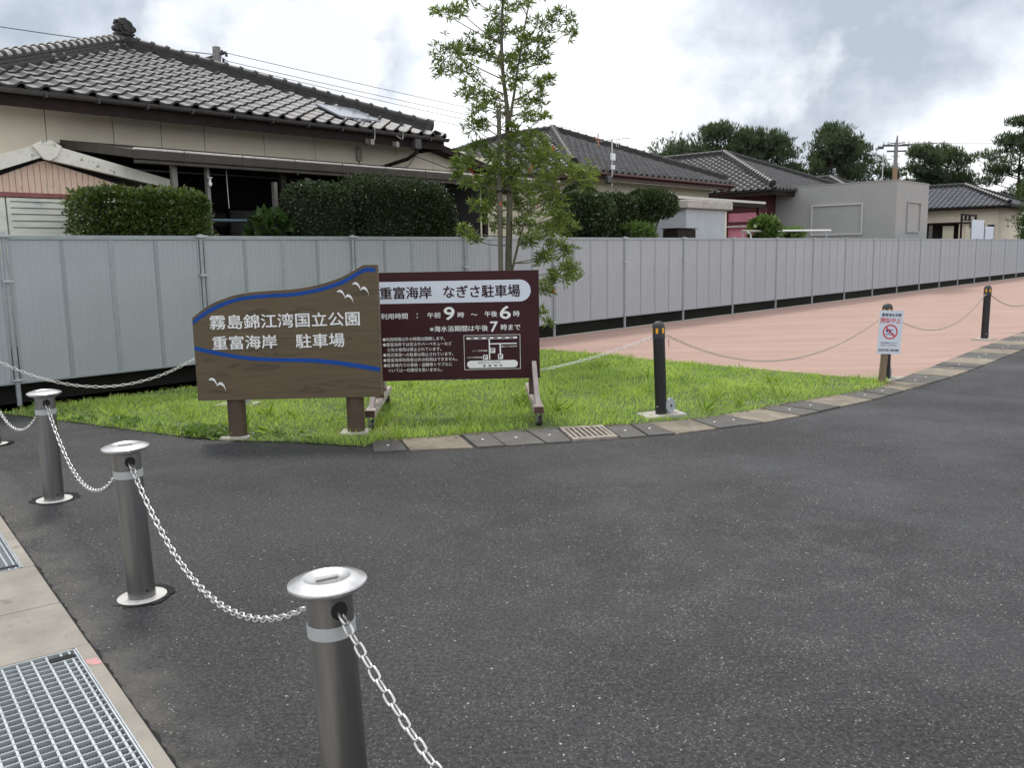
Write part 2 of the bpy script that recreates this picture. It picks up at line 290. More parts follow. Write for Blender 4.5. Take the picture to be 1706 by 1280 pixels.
class B:
    """collects boxes, tubes, prisms and lathes into one mesh"""
    def __init__(s): s.v = []; s.f = []; s.sm = False
    def add(s, vs, fs):
        o = len(s.v); s.v += [tuple(v) for v in vs]; s.f += [tuple(i+o for i in f) for f in fs]; return s
    def box(s, x0, x1, y0, y1, z0, z1, bev=0.):
        if bev:
            b = bev; pts = []
            for z, k in ((z0, b), (z0+b, 0), (z1-b, 0), (z1, b)):
                pts.append([(x0+k+b*(k == 0)*0, y0+k, z), (x1-k, y0+k, z), (x1-k, y1-k, z), (x0+k, y1-k, z)])
            vs = [p for r in pts for p in r]; fs = [(3, 2, 1, 0), (12, 13, 14, 15)]
            for r in range(3):
                for i in range(4): j = (i+1) % 4; fs.append((r*4+i, r*4+j, r*4+4+j, r*4+4+i))
            return s.add(vs, fs)
        vs = [(x, y, z) for z in (z0, z1) for x, y in ((x0, y0), (x1, y0), (x1, y1), (x0, y1))]
        return s.add(vs, [(3, 2, 1, 0), (4, 5, 6, 7), (0, 1, 5, 4), (1, 2, 6, 5), (2, 3, 7, 6), (3, 0, 4, 7)])
    def tube(s, pts, r, n=8, cap=True):
        pts = [Vector(p) for p in pts]; rs = r if isinstance(r, (list, tuple)) else [r]*len(pts)
        vs = []; fs = []; ref = None
        for i, p in enumerate(pts):
            d = (pts[min(i+1, len(pts)-1)] - pts[max(i-1, 0)]).normalized()
            if ref is None: ref = Vector((0, 0, 1)) if abs(d.z) < .9 else Vector((1, 0, 0))
            a = d.cross(ref).normalized(); ref = a.cross(d).normalized()
            vs += [p + (a*math.cos(2*math.pi*k/n) + ref*math.sin(2*math.pi*k/n))*rs[i] for k in range(n)]
        for i in range(len(pts)-1):
            for k in range(n): j = (k+1) % n; fs.append((i*n+k, i*n+j, i*n+n+j, i*n+n+k))
        if cap: fs += [tuple(range(n))[::-1], tuple((len(pts)-1)*n+k for k in range(n))]
        return s.add(vs, fs)
    def lathe(s, prof, n=24, c=(0, 0, 0)):
        vs = []; fs = []
        for r, z in prof: vs += [(c[0]+r*math.cos(2*math.pi*k/n), c[1]+r*math.sin(2*math.pi*k/n), c[2]+z) for k in range(n)]
        for i in range(len(prof)-1):
            for k in range(n): j = (k+1) % n; fs.append((i*n+k, i*n+j, i*n+n+j, i*n+n+k))
        if prof[0][0] > 0: fs.append(tuple(range(n))[::-1])
        if prof[-1][0] > 0: fs.append(tuple((len(prof)-1)*n+k for k in range(n)))
        return s.add(vs, fs)
    def prism(s, poly, y0, y1):            # polygon in x,z pulled along y
        n = len(poly); vs = [(x, y0, z) for x, z in poly] + [(x, y1, z) for x, z in poly]
        fs = [tuple(range(n)), tuple(range(2*n-1, n-1, -1))] + [(i, i+n, (i+1) % n+n, (i+1) % n) for i in range(n)]
        return s.add(vs, fs)
    def slab(s, poly, z0, z1):             # polygon in x,y pulled along z
        n = len(poly); vs = [(x, y, z0) for x, y in poly] + [(x, y, z1) for x, y in poly]
        return s.add(vs, [tuple(range(n))[::-1], tuple(range(n, 2*n))] + [(i, (i+1) % n, (i+1) % n+n, i+n) for i in range(n)])
    def obj(s, name, m, parent=None, smooth=False, loc=None):
        o = link(name, s.v, s.f, m, parent, False, loc)
        if smooth:
            try: o.data.shade_smooth(); 
            except Exception: o.data.polygons.foreach_set('use_smooth', [True]*len(o.data.polygons))
            try: o.data.set_sharp_from_angle(angle=R_(40))
            except Exception: pass
        return o
def E(name, label, cat, loc=(0, 0, 0), rz=0., group=None):
    o = bpy.data.objects.new(name, None); COL.objects.link(o); o.location = loc; o.rotation_euler = (0, 0, rz); o.empty_display_size = .2
    o['label'] = label; o['category'] = cat
    if group: o['group'] = group
    return o
def tag(o, label, cat, group=None):
    o['label'] = label; o['category'] = cat
    if group: o['group'] = group
    return o
def kind(o, k, label=None):
    o['kind'] = k
    if label: o['label'] = label
    return o

# street frame: everything along the fence is laid out in t (along) and n (behind the fence)
A0 = .83141516; O0 = Vector((2.3413, 17.8742, 0)); TT = Vector((math.cos(A0), math.sin(A0), 0)); NN = Vector((-math.sin(A0), math.cos(A0), 0))
def W(t, n, z=0.): return O0 + TT*t + NN*n + Vector((0, 0, z))
def EF(name, label, cat, t, n, z=0., group=None): return E(name, label, cat, W(t, n, z), A0, group)

def poly_sheet(name, pts, z, m, k='structure'):
    o = link(name, [(x, y, z) for x, y in pts], [tuple(range(len(pts)))], m)
    import bmesh
    bm = bmesh.new(); bm.from_mesh(o.data); bmesh.ops.triangulate(bm, faces=bm.faces[:])
    for f in bm.faces:
        if f.normal.z < 0: f.normal_flip()
    bm.to_mesh(o.data); bm.free(); return kind(o, k)

# ---------------------------------------------------------------- ground
link_g = link('ground', [(-300, -100, -.03), (300, -100, -.03), (300, 500, -.03), (-300, 500, -.03)], [(0, 1, 2, 3)], 'soil'); kind(link_g, 'structure', 'dark soil ground running out to the horizon')
KI = [(-1.18, 7.18), (.27, 7.61), (1.12, 7.75), (1.83, 7.99), (2.78, 8.66), (4.08, 9.55), (4.62, 10.23), (5.5, 11.25), (6.43, 12.37), (9.29, 15.7), (14, 21.4), (24, 34)]
KO = [(-1.12, 6.80), (-.32, 6.88), (.52, 7.06), (1.42, 7.30), (2.44, 7.80), (3.80, 8.89), (5.46, 10.49), (7.68, 12.96), (9.9, 15.6), (14.7, 21.2), (24.8, 33.8)]
GF = [(-6.6, 8.75), (-5.33, 8.93), (-4.6, 8.55), (-3.83, 8.09), (-3.1, 7.66), (-2.51, 7.37), (-1.81, 7.23), (-1.21, 7.02)]
road = [(-60, -30), (60, -30), (60, 33), (24.4, 33.9)] + [( (a[0]), a[1]) for a in KI[-2::-1]] + [(-1.15, 7.3), (-2.4, 7.8), (-4, 8.6), (-5.4, 9.3), (-7, 9), (-60, -40+12)]
rd = poly_sheet('road', road, 0.0, 'asphalt'); rd['label'] = 'worn dark asphalt road in front of the lawn'
fl = lambda t, n=-.03: (W(t, n).x, W(t, n).y)
lawn_pts = GF + KI[:6] + [(4.42, 10.06), (3.44, 11.03), (2.13, 12.36), (1.36, 13.23), (.52, 14.13), (-.4, 14.85), fl(-3.2)] + [fl(-11.9, -.3)]
lawn = poly_sheet('lawn', lawn_pts, .006, 'lawn_soil'); lawn['label'] = 'curved lawn behind the signs'
pink_pts = [(4.42, 10.06), (4.62, 10.23)] + KI[7:] + [fl(42)] + [fl(-3.3)] + [(-.5, 14.75), (.52, 14.13), (1.36, 13.23), (2.13, 12.36), (3.44, 11.03)]
pk = poly_sheet('path', pink_pts, .010, 'pink'); pk['label'] = 'pink coloured paving between fence and kerb'
st = B().add([W(-2.8, -.05, .012), W(42, -.05, .012), W(42, .09, .012), W(-2.8, .09, .012), W(-2.8, -.05, -.03), W(42, -.05, -.03)], [(0, 1, 2, 3), (4, 5, 1, 0)]).obj('path_edge', 'conc_pale'); kind(st, 'structure', 'pale concrete strip at the foot of the fence')

# gutter cover slabs along the road edge
def along(P, d):
    for a, b in zip(P, P[1:]):
        l = math.dist(a, b)
        if d <= l: return (a[0]+(b[0]-a[0])*d/l, a[1]+(b[1]-a[1])*d/l)
        d -= l
    return P[-1]
lenI = sum(math.dist(a, b) for a, b in zip(KI, KI[1:])); lenO = sum(math.dist(a, b) for a, b in zip(KO, KO[1:]))
gut = B().slab([(KI[0][0], KI[0][1])] + KI[1:] + KO[::-1], -.12, -.02).obj('gutter', 'hole'); kind(gut, 'structure', 'concrete gutter with cover slabs between asphalt and lawn')
def nearest_in(p):
    best = None; acc = 0
    for a, b in zip(KI, KI[1:]):
        l = math.dist(a, b); u = max(0, min(1, ((p[0]-a[0])*(b[0]-a[0])+(p[1]-a[1])*(b[1]-a[1]))/l/l)); q = (a[0]+(b[0]-a[0])*u, a[1]+(b[1]-a[1])*u); dd = math.dist(p, q)
        if best is None or dd < best[0]: best = (dd, q)
        acc += l
    return best[1]
seq = [('d', .27, .012), ('t', .52, .03), ('d', .23, .01), ('d', .33, .01), ('d', .21, .01), ('g', .42, .012), ('d', .235, .012), ('d', .24, .012), ('t', .44, .012), ('d', .26, .01), ('d', .24, .01), ('t', .52, .012), ('d', .3, .01), ('d', .36, .01), ('t', .6, .012)]
while sum(q[1]+q[2] for q in seq) < lenO-1: seq += [('d', .34, .012), ('d', .36, .012), ('t', .66, .012)]
d = 0.
for i, (ty, ln, gp) in enumerate(seq):
    a0, a1 = along(KO, d+gp/2), along(KO, d+ln-gp/2+gp/2); d += ln+gp
    b0, b1 = nearest_in(a0), nearest_in(a1)
    z = .014 + random.uniform(-.003, .004)
    if ty == 'g':
        gr = E('iron_grating', 'rust-stained slotted iron grating set among the gutter covers', 'drain grating', (0, 0, 0))
        V = Vector; p = lambda u, v, zz: (a0[0]*(1-u)*(1-v)+a1[0]*u*(1-v)+b1[0]*u*v+b0[0]*(1-u)*v, a0[1]*(1-u)*(1-v)+a1[1]*u*(1-v)+b1[1]*u*v+b0[1]*(1-u)*v, zz)
        def quad(u0, u1, v0, v1, sh=0.): return B().add([p(u0+sh*v0, v0, .0), p(u1+sh*v0, v0, .0), p(u1+sh*v1, v1, .0), p(u0+sh*v1, v1, .0), p(u0+sh*v0, v0, .022), p(u1+sh*v0, v0, .022), p(u1+sh*v1, v1, .022), p(u0+sh*v1, v1, .022)], [(3, 2, 1, 0), (4, 5, 6, 7), (0, 1, 5, 4), (1, 2, 6, 5), (2, 3, 7, 6), (3, 0, 4, 7)])
        fr = quad(.02, .98, .03, .16); 
        for q in (quad(.02, .98, .84, .97), quad(.02, .09, .16, .84), quad(.91, .98, .16, .84)): fr.add(q.v, q.f)
        fr.obj('frame', 'iron', gr)
        for k in range(7): quad(.135+.115*k, .19+.115*k, .16, .84).obj('bar', 'iron', gr)
        continue
    sl = B().slab([a0, a1, b1, b0], -.05, z)
    o = sl.obj('cover_slab', 'slab_dark' if ty == 'd' else 'slab_tan', gut)
    if ty == 'd' and d < 16:
        c = ((a0[0]+a1[0]+b0[0]+b1[0])/4, (a0[1]+a1[1]+b0[1]+b1[1])/4)
        B().lathe([(.012, z-.002), (.012, z+.002), (.009, z+.003)], 8, (c[0], c[1], 0)).obj('marker_stud', 'white', o)

# left pavement in its own frame: x = along (away), y = to the left
pv = B().box(-3, 30, .0, 8, -.14, -.005).obj('pavement', 'concrete'); kind(pv, 'structure', 'concrete pavement beside the asphalt with inset gratings')
PA = math.atan2(.79, -.613); pv.location = (-1.07, 2.49, 0); pv.rotation_euler = (0, 0, PA)
pv.data.polygons[0].use_smooth = False
def pslab(x0, x1, y0, y1, z1=.022): return B().box(x0, x1, y0, y1, -.004, z1, .004).obj('paving_slab', 'concrete', pv)
gx0, gx1, gy0, gy1 = -.12, 1.06, .062, 1.0
hx0, hx1 = 2.26, 3.6
pslab(-3, -.125, .004, 3); pslab(1.066, 1.622, .004, 3); pslab(1.632, 2.255, .004, 3, .020); pslab(3.605, 5.4, .004, 3); pslab(5.41, 8, .004, 3); pslab(8.01, 14, .004, 3)
B().box(gx0-.004, gx1+.005, .004, gy0-.006, -.004, .022).obj('border_strip', 'concrete', pv); B().box(gx0-.004, gx1+.005, gy1+.004, 3, -.004, .022).obj('paving_slab', 'concrete', pv)
B().box(hx0-.004, hx1+.004, .004, gy0-.006, -.004, .021).obj('border_strip', 'concrete', pv); B().box(hx0-.004, hx1+.004, gy1+.004, 3, -.004, .021).obj('paving_slab', 'concrete', pv)
pm = B().slab([(.86, .004), (.91, .012), (.915, .05), (.88, .054), (.85, .04), (.845, .01)], .0222, .0236).obj('paint_mark', mat('pink_paint_mark', (.62, .26, .28), .8, col2=(.40, .30, .25), sc=60), pv)
jg = B(); xs_ = np.arange(-2.5, 9, .03); vs = []
for x in xs_: vs += [(x, -.006-abs(RNG.normal(0, .007)), .0055), (x, .003, .0055)]
jg.add(vs, [(2*k, 2*k+2, 2*k+3, 2*k+1) for k in range(len(xs_)-1)]).obj('joint_gap', 'hole', pv)
def grating(x0, x1, label, nb):
    t = E('steel_grating', label, 'grating', pv.location, PA, 'steel gratings in the concrete pavement')
    b = B(); b.box(x0, x1, gy0, gy0+.006, -.02, .021); b.box(x0, x1, gy1-.006, gy1, -.02, .021); b.box(x0, x0+.005, gy0, gy1, -.02, .021); b.box(x1-.005, x1, gy0, gy1, -.02, .021)
    b.box(x0-.002, x1+.002, gy0-.006, gy0-.002, -.02, .024)
    b.obj('frame', 'grate', t)
    n = int((x1-x0)/.0415); pr = (x1-x0)/n; first = None
    for i in range(1, n):
        if first is None:
            q = B(); m = 190       # serrated bearing bar
            yy = np.linspace(gy0+.006, gy1-.006, m)
            vs = []; 
            for k, y in enumerate(yy):
                h = .018 + (.0011 if k % 2 else -.0011)
                vs += [(-.0032, y, -.02), (.0032, y, -.02), (.0032, y, h), (-.0032, y, h)]
            fs = [(k*4+a, k*4+(a+1) % 4, k*4+4+(a+1) % 4, k*4+4+a) for k in range(m-1) for a in range(4)]
            first = q.add(vs, fs).obj('bearing_bar', 'grate', t, loc=(x0+i*pr, 0, 0))
        else: dup(first, t, (x0+i*pr, 0, 0))
    first = None; y = gy0+.022; k = 0
    while y < gy1-.01:
        if first is None: first = B().box(x0+.005, x1-.005, -.004, .004, -.006, .017).obj('cross_bar', 'grate', t, loc=(0, y, 0))
        else: dup(first, t, (0, y, 0))
        y += .030 if k == 0 else .0507; k += 1
    B().box(x1-.075 if nb else x0+.04, x1-.04 if nb else x0+.075, gy0+.012, gy0+.1, -.018, .0195).obj('lifting_slot', 'hole', t)
    B().box(x0, x1, gy0, gy1, -.045, -.030).obj('drain_bed', mat('drain_bed', (.10, .12, .13), .7, col2=(.06, .07, .08), sc=8), t)
    return t
grating(gx0, gx1, 'large galvanised steel grating beside the pink paint mark on the pavement', True)
grating(hx0, hx1, 'galvanised steel grating further up the pavement near the second steel bollard', False)

# ---------------------------------------------------------------- metal fence
PT = [-13.74, -11.47, -9.22, -6.86, -4.57, -2.28, -.01, 2.26, 4.54, 6.87, 9.15, 11.46, 13.75, 16.01, 18.29, 20.6, 22.95, 25.3, 27.67, 30.0, 32.3, 34.6, 36.9, 39.2, 41.5]
fence = EF('metal_fence', 'long grey galvanised sheet metal fence behind the lawn and pink paving', 'fence', 0, 0)
post = B().tube([(0, 0, 0), (0, 0, 1.872)], .026, 10).obj('post', 'galv_post', fence, True, loc=(PT[0], 0, 0))
cl = B().box(-.075, .075, -.045, -.022, -.013, .013); cl.box(-.03, .03, -.034, .03, -.018, .018)
for x in (-.06, .06): cl.lathe([(.008, -.004), (.006, .006)], 6, (x, -.045, 0))
clamp = cl.obj('clamp', 'galv', fence, loc=(PT[0], 0, 1.842))
def corr(w):
    pts = []; x = 0; k = max(1, round(w/.062)); p = w/k
    for i in range(k): pts += [(i*p, 0), (i*p+p*.35, 0), (i*p+p*.52, -.0038), (i*p+p*.83, -.0038)]
    pts.append((w, 0)); return pts
def sheet(w, z0, z1):
    pr = corr(w); n = len(pr); return B().add([(x, y, z0) for x, y in pr] + [(x, y, z1) for x, y in pr], [(i, i+1, n+i+1, n+i) for i in range(n-1)])
sh = sheet(.5, .265, 1.80).obj('sheet_panel', 'sheet', fence, loc=(0, 0, 0))
bat = B().box(-.026, .026, -.004, .006, .262, 1.81); 
for z in (.5, .95, 1.4): bat.lathe([(.006, 0), (.004, .004)], 6, (0, -.005, z))
batten = bat.obj('batten', 'galv_post', fence)
flat = B().box(-.022, .022, -.001, .004, .262, 1.81).obj('seam_strip', 'seam', fence)
trail = B().box(0, 1, -.014, .014, 1.80, 1.848, .003).obj('top_rail', 'galv_post', fence); brail = B().box(0, 1, -.012, .012, .245, .268).obj('bottom_rail', 'galv_post', fence)
first = True
for i, (a, b) in enumerate(zip(PT, PT[1:])):
    w_ = b-a; q = (w_-.09)/2; x0 = a+.045
    if i: dup(post, fence, (a, 0, 0)); dup(clamp, fence, (a, 0, 1.842))
    for z in (1.36, .29): dup(clamp, fence, (a, 0, z), sc=(.75, 1, .8))
    for j in range(2):
        xa = x0+q*j
        for h in range(2):
            ww = q/2-.004-.022
            loc = (xa+.002+h*(q/2)+(.022 if h else 0), .002, 0)
            if first: sh.location = loc; sh.scale = (ww/.5, 1, 1); first = False
            else: dup(sh, fence, loc, sc=(ww/.5, 1, 1))
        if i == 0 and j == 0: flat.location = (xa+q/2, 0, 0)
        else: dup(flat, fence, (xa+q/2, 0, 0))
    for xx, s in ((x0+.002, .45), (x0+q, 1), (b-.047, .45)):
        if i == 0 and xx == x0+.002: batten.location = (xx, -.003, 0); batten.scale = (s, 1, 1)
        else: dup(batten, fence, (xx, -.003, 0), sc=(s, 1, 1))
    if i == 0:
        for r in (trail, brail): r.location = (a, 0, 0); r.scale = (w_, 1, 1)
    else: dup(trail, fence, (a, 0, 0), sc=(w_, 1, 1)); dup(brail, fence, (a, 0, 0), sc=(w_, 1, 1))
dup(post, fence, (PT[-1], 0, 0))
lw = EF('gap_shade_backing', 'near-black backing wall added for the shade in the gap under the metal fence', 'wall', 0, 0)
B().box(-16, 42, .22, .34, -.03, .62).obj('backing_body', mat('dark_gap_backing', (.008, .009, .007), .95, col2=(.013, .015, .009), sc=2, bump=.4), lw)  # added backing; the shade under the fence is put into its near-black colour

# ---------------------------------------------------------------- bollards and chains
def steel_bollard(x, y, label, lean):
    t = E('steel_bollard', label, 'bollard', (x, y, 0), 0, 'stainless steel bollards joined by chain'); t.rotation_euler = (0, -lean, 0); t.scale = (1, 1, 1.035)
    B().lathe([(.061, -.02), (.061, .665)], 32).obj('post', 'steel', t, True)
    c = B().lathe([(.0615, .664), (.090, .674), (.1015, .684), (.1035, .688), (.1025, .692), (.092, .697), (.064, .7055), (.060, .7050), (.048, .6975), (.0001, .6972)], 48).obj('cap', 'steel_cap', t, True)
    hb = B().box(-.030, .030, -.006, .006, .6975, .7065, .003).obj('handle', 'steel_cap', c); hb.rotation_euler = (0, 0, R_(25))
    B().lathe([(.0625, .555), (.0635, .556), (.0635, .588), (.0625, .589)], 32).obj('reflective_band', 'band', t, True)
    for a in HOLES:
        q = B(); n = 18; vs = [(.0619*math.cos(a), .0619*math.sin(a), .630)]
        for rr in (.011, .0235):
            for k in range(n): th = a+rr*math.cos(2*math.pi*k/n)/.0615; vs.append((.0619*math.cos(th), .0619*math.sin(th), .630+rr*math.sin(2*math.pi*k/n)))
        q.add(vs, [(0, 1+k, 1+(k+1) % n) for k in range(n)]+[(1+k, 1+n+k, 1+n+(k+1) % n, 1+(k+1) % n) for k in range(n)]).obj('chain_hole', 'hole', t)
    B().lathe([(.0001, .003), (.108, .003), (.110, .001)][::-1], 32).obj('base_ring', 'ringw', t)
    rim = B(); n = 40; vs = []
    for k in range(n):
        a = 2*math.pi*k/n; r0 = .109; r1 = .136+random.uniform(-.010, .016)+(.016 if math.sin(a) > .1 else 0)
        vs += [(r0*math.cos(a), r0*math.sin(a), .0015), (r1*math.cos(a), r1*math.sin(a), .0055*0+.0025)]
    rim.add(vs, [(2*k, (2*k+2) % (2*n), (2*k+3) % (2*n), 2*k+1)[::-1] for k in range(n)]).obj('broken_rim', 'dirt_hole', t)
    B().tube([(.045, -.040, .04), (.049, -.044, .04)], .007, 10).obj('lock_screw', 'rubber', t)
    return t
CH_DIR = math.atan2(-1.7, 1.28)
HOLES = (CH_DIR, CH_DIR+math.pi)
LEAN = (R_(2.3), R_(1.6), 0, R_(4))
BP = [(-.462, 2.17), (-1.745, 3.88), (-3.04, 5.59), (-4.49, 7.38)]
for p, ln_, lb in zip(BP, LEAN, ('largest stainless steel bollard with round mushroom cap, closest to the viewer', 'stainless steel bollard between the large one and the one by the grass', 'stainless steel bollard standing just in front of the grass edge below the fence', 'steel bollard mostly out of the picture with only its white base ring visible')):
    steel_bollard(p[0], p[1], lb, ln_)
def linkmesh(r, ln, wd, n=14, m=6):
    pts = []
    h = ln/2-wd/2
    for k in range(n):
        a = 2*math.pi*k/n; x = math.cos(a)*wd/2; y = math.sin(a)*wd/2; pts.append((x, y+(h if y > 1e-6 else -h if y < -1e-6 else 0)))
    vs = []; fs = []
    for k in range(n):
        p = Vector((*pts[k], 0)); q = Vector((*pts[(k+1) % n], 0)); o = Vector((*pts[k-1], 0)); d = (q-o).normalized(); a = Vector((-d.y, d.x, 0))
        vs += [p+(a*math.cos(2*math.pi*j/m)+Vector((0, 0, 1))*math.sin(2*math.pi*j/m))*r for j in range(m)]
    for k in range(n):
        for j in range(m): fs.append((k*m+j, k*m+(j+1) % m, ((k+1) % n)*m+(j+1) % m, ((k+1) % n)*m+j))
    return vs, fs
def catenary(a, b, sag, n):
    a, b = Vector(a), Vector(b); return [a+(b-a)*(i/n)+Vector((0, 0, -4*sag*(i/n)*(1-i/n))) for i in range(n+1)]
def chain(a, b, sag, label, group, r=.0035, ln=.042, wd=.0205, m='chain', joined=False, upto=1.):
    t = E('chain', label, 'chain', a, 0, group); P = catenary(a, b, sag, 400); acc = 0; pts = [P[0]]; pitch = ln-2*r*1.15
    for p, q in zip(P, P[1:]):
        acc += (q-p).length
        if acc >= pitch: pts.append(q); acc = 0
    pts = pts[:int(len(pts)*upto)]
    vs, fs = linkmesh(r, ln, wd, 12 if not joined else 8, 6 if not joined else 4); bb = B(); me = None
    for i in range(len(pts)-1):
        p, q = pts[i], pts[i+1]; d = (q-p).normalized(); s = d.cross(Vector((0, 0, 1))).normalized(); u = s.cross(d)
        an = R_(35)+(R_(90) if i % 2 else 0)+random.uniform(-.15, .15); s2 = s*math.cos(an)+u*math.sin(an); u2 = s2.cross(d)
        Mx = Matrix(((s2.x, d.x, u2.x), (s2.y, d.y, u2.y), (s2.z, d.z, u2.z))); c = (p+q)/2-Vector(a)
        if joined: bb.add([Mx @ v + c for v in vs], fs)
        elif me is None:
            o = link('chain_link', vs, fs, m, t, True); me = o; o.matrix_local = Matrix.Translation(c) @ Mx.to_4x4()
        else:
            o = bpy.data.objects.new('chain_link', me.data); COL.objects.link(o); o.parent = t; o.matrix_local = Matrix.Translation(c) @ Mx.to_4x4()
    if joined: k_ = bb.obj('chain_links', m, t); k_['kind'] = 'stuff'
    return t
cd = Vector((math.cos(CH_DIR), math.sin(CH_DIR), 0)); gs = 'steel chains between the stainless bollards'; zc = Vector((0, 0, .646))
b3 = [Vector((p[0]-.622*math.sin(a), p[1], 0)) for p, a in zip(BP, LEAN)]
chain(b3[0]+cd*.058+zc, b3[0]+cd*2.05+zc, .30, 'steel chain running down and out of view from the largest bollard', gs, upto=.5)
chain(b3[1]+cd*.058+zc, b3[0]-cd*.058+zc, .30, 'steel chain sagging between the two nearer stainless bollards', gs)
chain(b3[2]+cd*.058+zc, b3[1]-cd*.058+zc, .33, 'steel chain sagging between the middle bollard and the one by the grass', gs)
chain(b3[3]+cd*.058+zc, b3[2]-cd*.058+zc, .33, 'steel chain coming in from the picture edge to the bollard by the grass', gs)

def black_bollard(x, y, rz, label, lean=0., disc=True, padw=.2):
    t = E('black_bollard', label, 'bollard', (x, y, 0), rz, 'black bollards along the kerb'); t.rotation_euler = (0, lean, rz)
    B().lathe([(.056, -.01), (.056, .755)], 24).obj('post', 'black', t, True)
    B().lathe([(.059, .752), (.059, .85), (.055, .872), (.044, .892), (.025, .904), (.0001, .908)], 24).obj('cap', 'blackcap', t, True)
    for a in (-70, -10, 50, 110, 170, 230):
        q = B(); th = R_(a); vs = []
        for z in (.795, .845):
            for du in (-.18, 0, .18): vs.append((.0600*math.cos(th+du), .0600*math.sin(th+du), z))
        for z in (.795, .845):
            for du in (-.18, 0, .18): vs.append((.0570*math.cos(th+du), .0570*math.sin(th+du), z))
        q.add(vs, [(0, 1, 4, 3), (1, 2, 5, 4), (3, 4, 10, 9), (4, 5, 11, 10), (0, 3, 9, 6), (5, 2, 8, 11)]).obj('reflector', 'amber', t)
    B().box(-padw, padw, -.14, .14, -.02, .024).obj('concrete_footing', 'conc_pale', t)
    B().tube([(-.05, -.03, .1), (-.056, -.036, .1)], .007, 8).obj('bolt', 'galv', t)
    for a in (0, math.pi): B().tube([(.055*math.cos(a), .055*math.sin(a), .75), (.075*math.cos(a), .075*math.sin(a), .75)], .006, 8).obj('chain_hook', 'galv', t)
    if disc:
        l = B().tube([(.088, -.005, .095), (.098, -.02, .095)], [.075, .072], 20).obj('hinged_lid', 'greydisc', t); B().tube([(.095, -.022, .093), (.10, -.028, .093)], .012, 10).obj('lid_knob', 'black', l)
    return t
bb = [(1.42, 8.17), (4.42, 10.2), (7.89, 14.45)]
black_bollard(*bb[0], R_(15), 'black bollard with amber reflectors standing on the lawn beside the maroon board', R_(-2.4))
black_bollard(*bb[1], R_(40), 'black bollard half hidden behind the white no-swimming sign', R_(-1.0))
black_bollard(*bb[2], R_(50), 'black bollard on the pink paving farthest along the kerb', R_(2.2), padw=.24)
gk = 'chains between the black bollards'
Z = .77
chain((bb[0][0]+.05, bb[0][1]+.03, Z), (bb[1][0]-.05, bb[1][1]-.03, Z), .38, 'rusty dark chain drooping over the lawn between two black bollards', gk, r=.0028, ln=.036, wd=.022, m='chain_d')
chain((bb[1][0]+.05, bb[1][1]+.03, Z), (bb[2][0]-.05, bb[2][1]-.05, Z), .36, 'thin chain drooping over the pink paving behind the no-swimming sign', gk, r=.0028, ln=.036, wd=.022, m='chain_d', joined=True)
chain((bb[2][0]+.05, bb[2][1]+.03, Z), (bb[2][0]+3.9, bb[2][1]+4.6, Z), .36, 'thin chain leaving the last black bollard towards the road', gk, r=.0028, ln=.036, wd=.022, m='chain_d', joined=True)
hb_ = (-2.93, 9.2)
black_bollard(*hb_, R_(-12), 'black bollard hidden behind the posts of the wooden park sign')
chain((hb_[0]+.06, hb_[1], Z), (bb[0][0]-.06, bb[0][1]-.02, Z), .45, 'pale chain passing behind the maroon board up to a black bollard', gk, r=.0030, ln=.044, wd=.024, m='chain_p')
chain((-5.3, 8.42, .80), (hb_[0]-.06, hb_[1], Z), .50, 'pale chain hanging in front of the fence up to the wooden sign', gk, r=.0032, ln=.046, wd=.025, m='chain_p')
B().tube([(bb[0][0]+.062, bb[0][1]+.0, .74), (bb[0][0]+.067, bb[0][1], .66)], .004, 6).obj('loose_chain_end', 'chain_d', None)
tag(bpy.data.objects['loose_chain_end'], 'short loose end of chain dangling from the lawn bollard', 'chain end')

# ---------------------------------------------------------------- lettering
def text(s, name, m, parent, x0, x1, z0, z1, y, off=.012, ext=.0015, shear=0.):
    cu = bpy.data.curves.new(name, 'FONT'); cu.body = s; cu.size = 1; cu.offset = 0; cu.extrude = .01; cu.resolution_u = 3; cu.fill_mode = 'BOTH'
    o = bpy.data.objects.new(name+'_src', cu); COL.objects.link(o); bpy.context.view_layer.update()
    me = bpy.data.meshes.new_from_object(o.evaluated_get(bpy.context.evaluated_depsgraph_get()))
    bpy.data.objects.remove(o); bpy.data.curves.remove(cu)
    n = len(me.vertices); co = np.empty(n*3, np.float32); me.vertices.foreach_get('co', co); co = co.reshape(-1, 3)
    mn, mx_ = co.min(0), co.max(0)
    X = x0+(co[:, 0]-mn[0])/(mx_[0]-mn[0])*(x1-x0); Zc = z0+(co[:, 1]-mn[1])/(mx_[1]-mn[1])*(z1-z0); Y = y-(co[:, 2]-mn[2])/(mx_[2]-mn[2])*ext
    base = np.stack([X, Y, Zc+shear*(X-x0)], 1); polys = [tuple(p.vertices) for p in me.polygons]; bpy.data.meshes.remove(me)
    em = off*1.0*(z1-z0); sh_ = [(0, 0)] + ([(em, 0), (-em, 0), (0, em*.8), (0, -em*.8)] if em > 1e-4 else [])      # heavier strokes: shifted copies, each a hair behind the last
    VV = []; FF = []
    for k_, (a_, b_) in enumerate(sh_): VV.append(base+[a_, k_*ext*.04, b_]); FF += [tuple(i_+k_*len(base) for i_ in p) for p in polys]
    return link(name, np.concatenate(VV).tolist(), FF, m, parent)
def spline(pts, k=8):
    P = [Vector((x, 0, z)) for x, z in pts]; o = []
    for i in range(len(P)-1):
        p0, p1, p2, p3 = P[max(i-1, 0)], P[i], P[i+1], P[min(i+2, len(P)-1)]
        for j in range(k):
            t = j/k; q = .5*((2*p1)+(p2-p0)*t+(2*p0-5*p1+4*p2-p3)*t*t+(3*p1-p0-3*p2+p3)*t**3); o.append((q.x, q.z))
    return o+[pts[-1]]

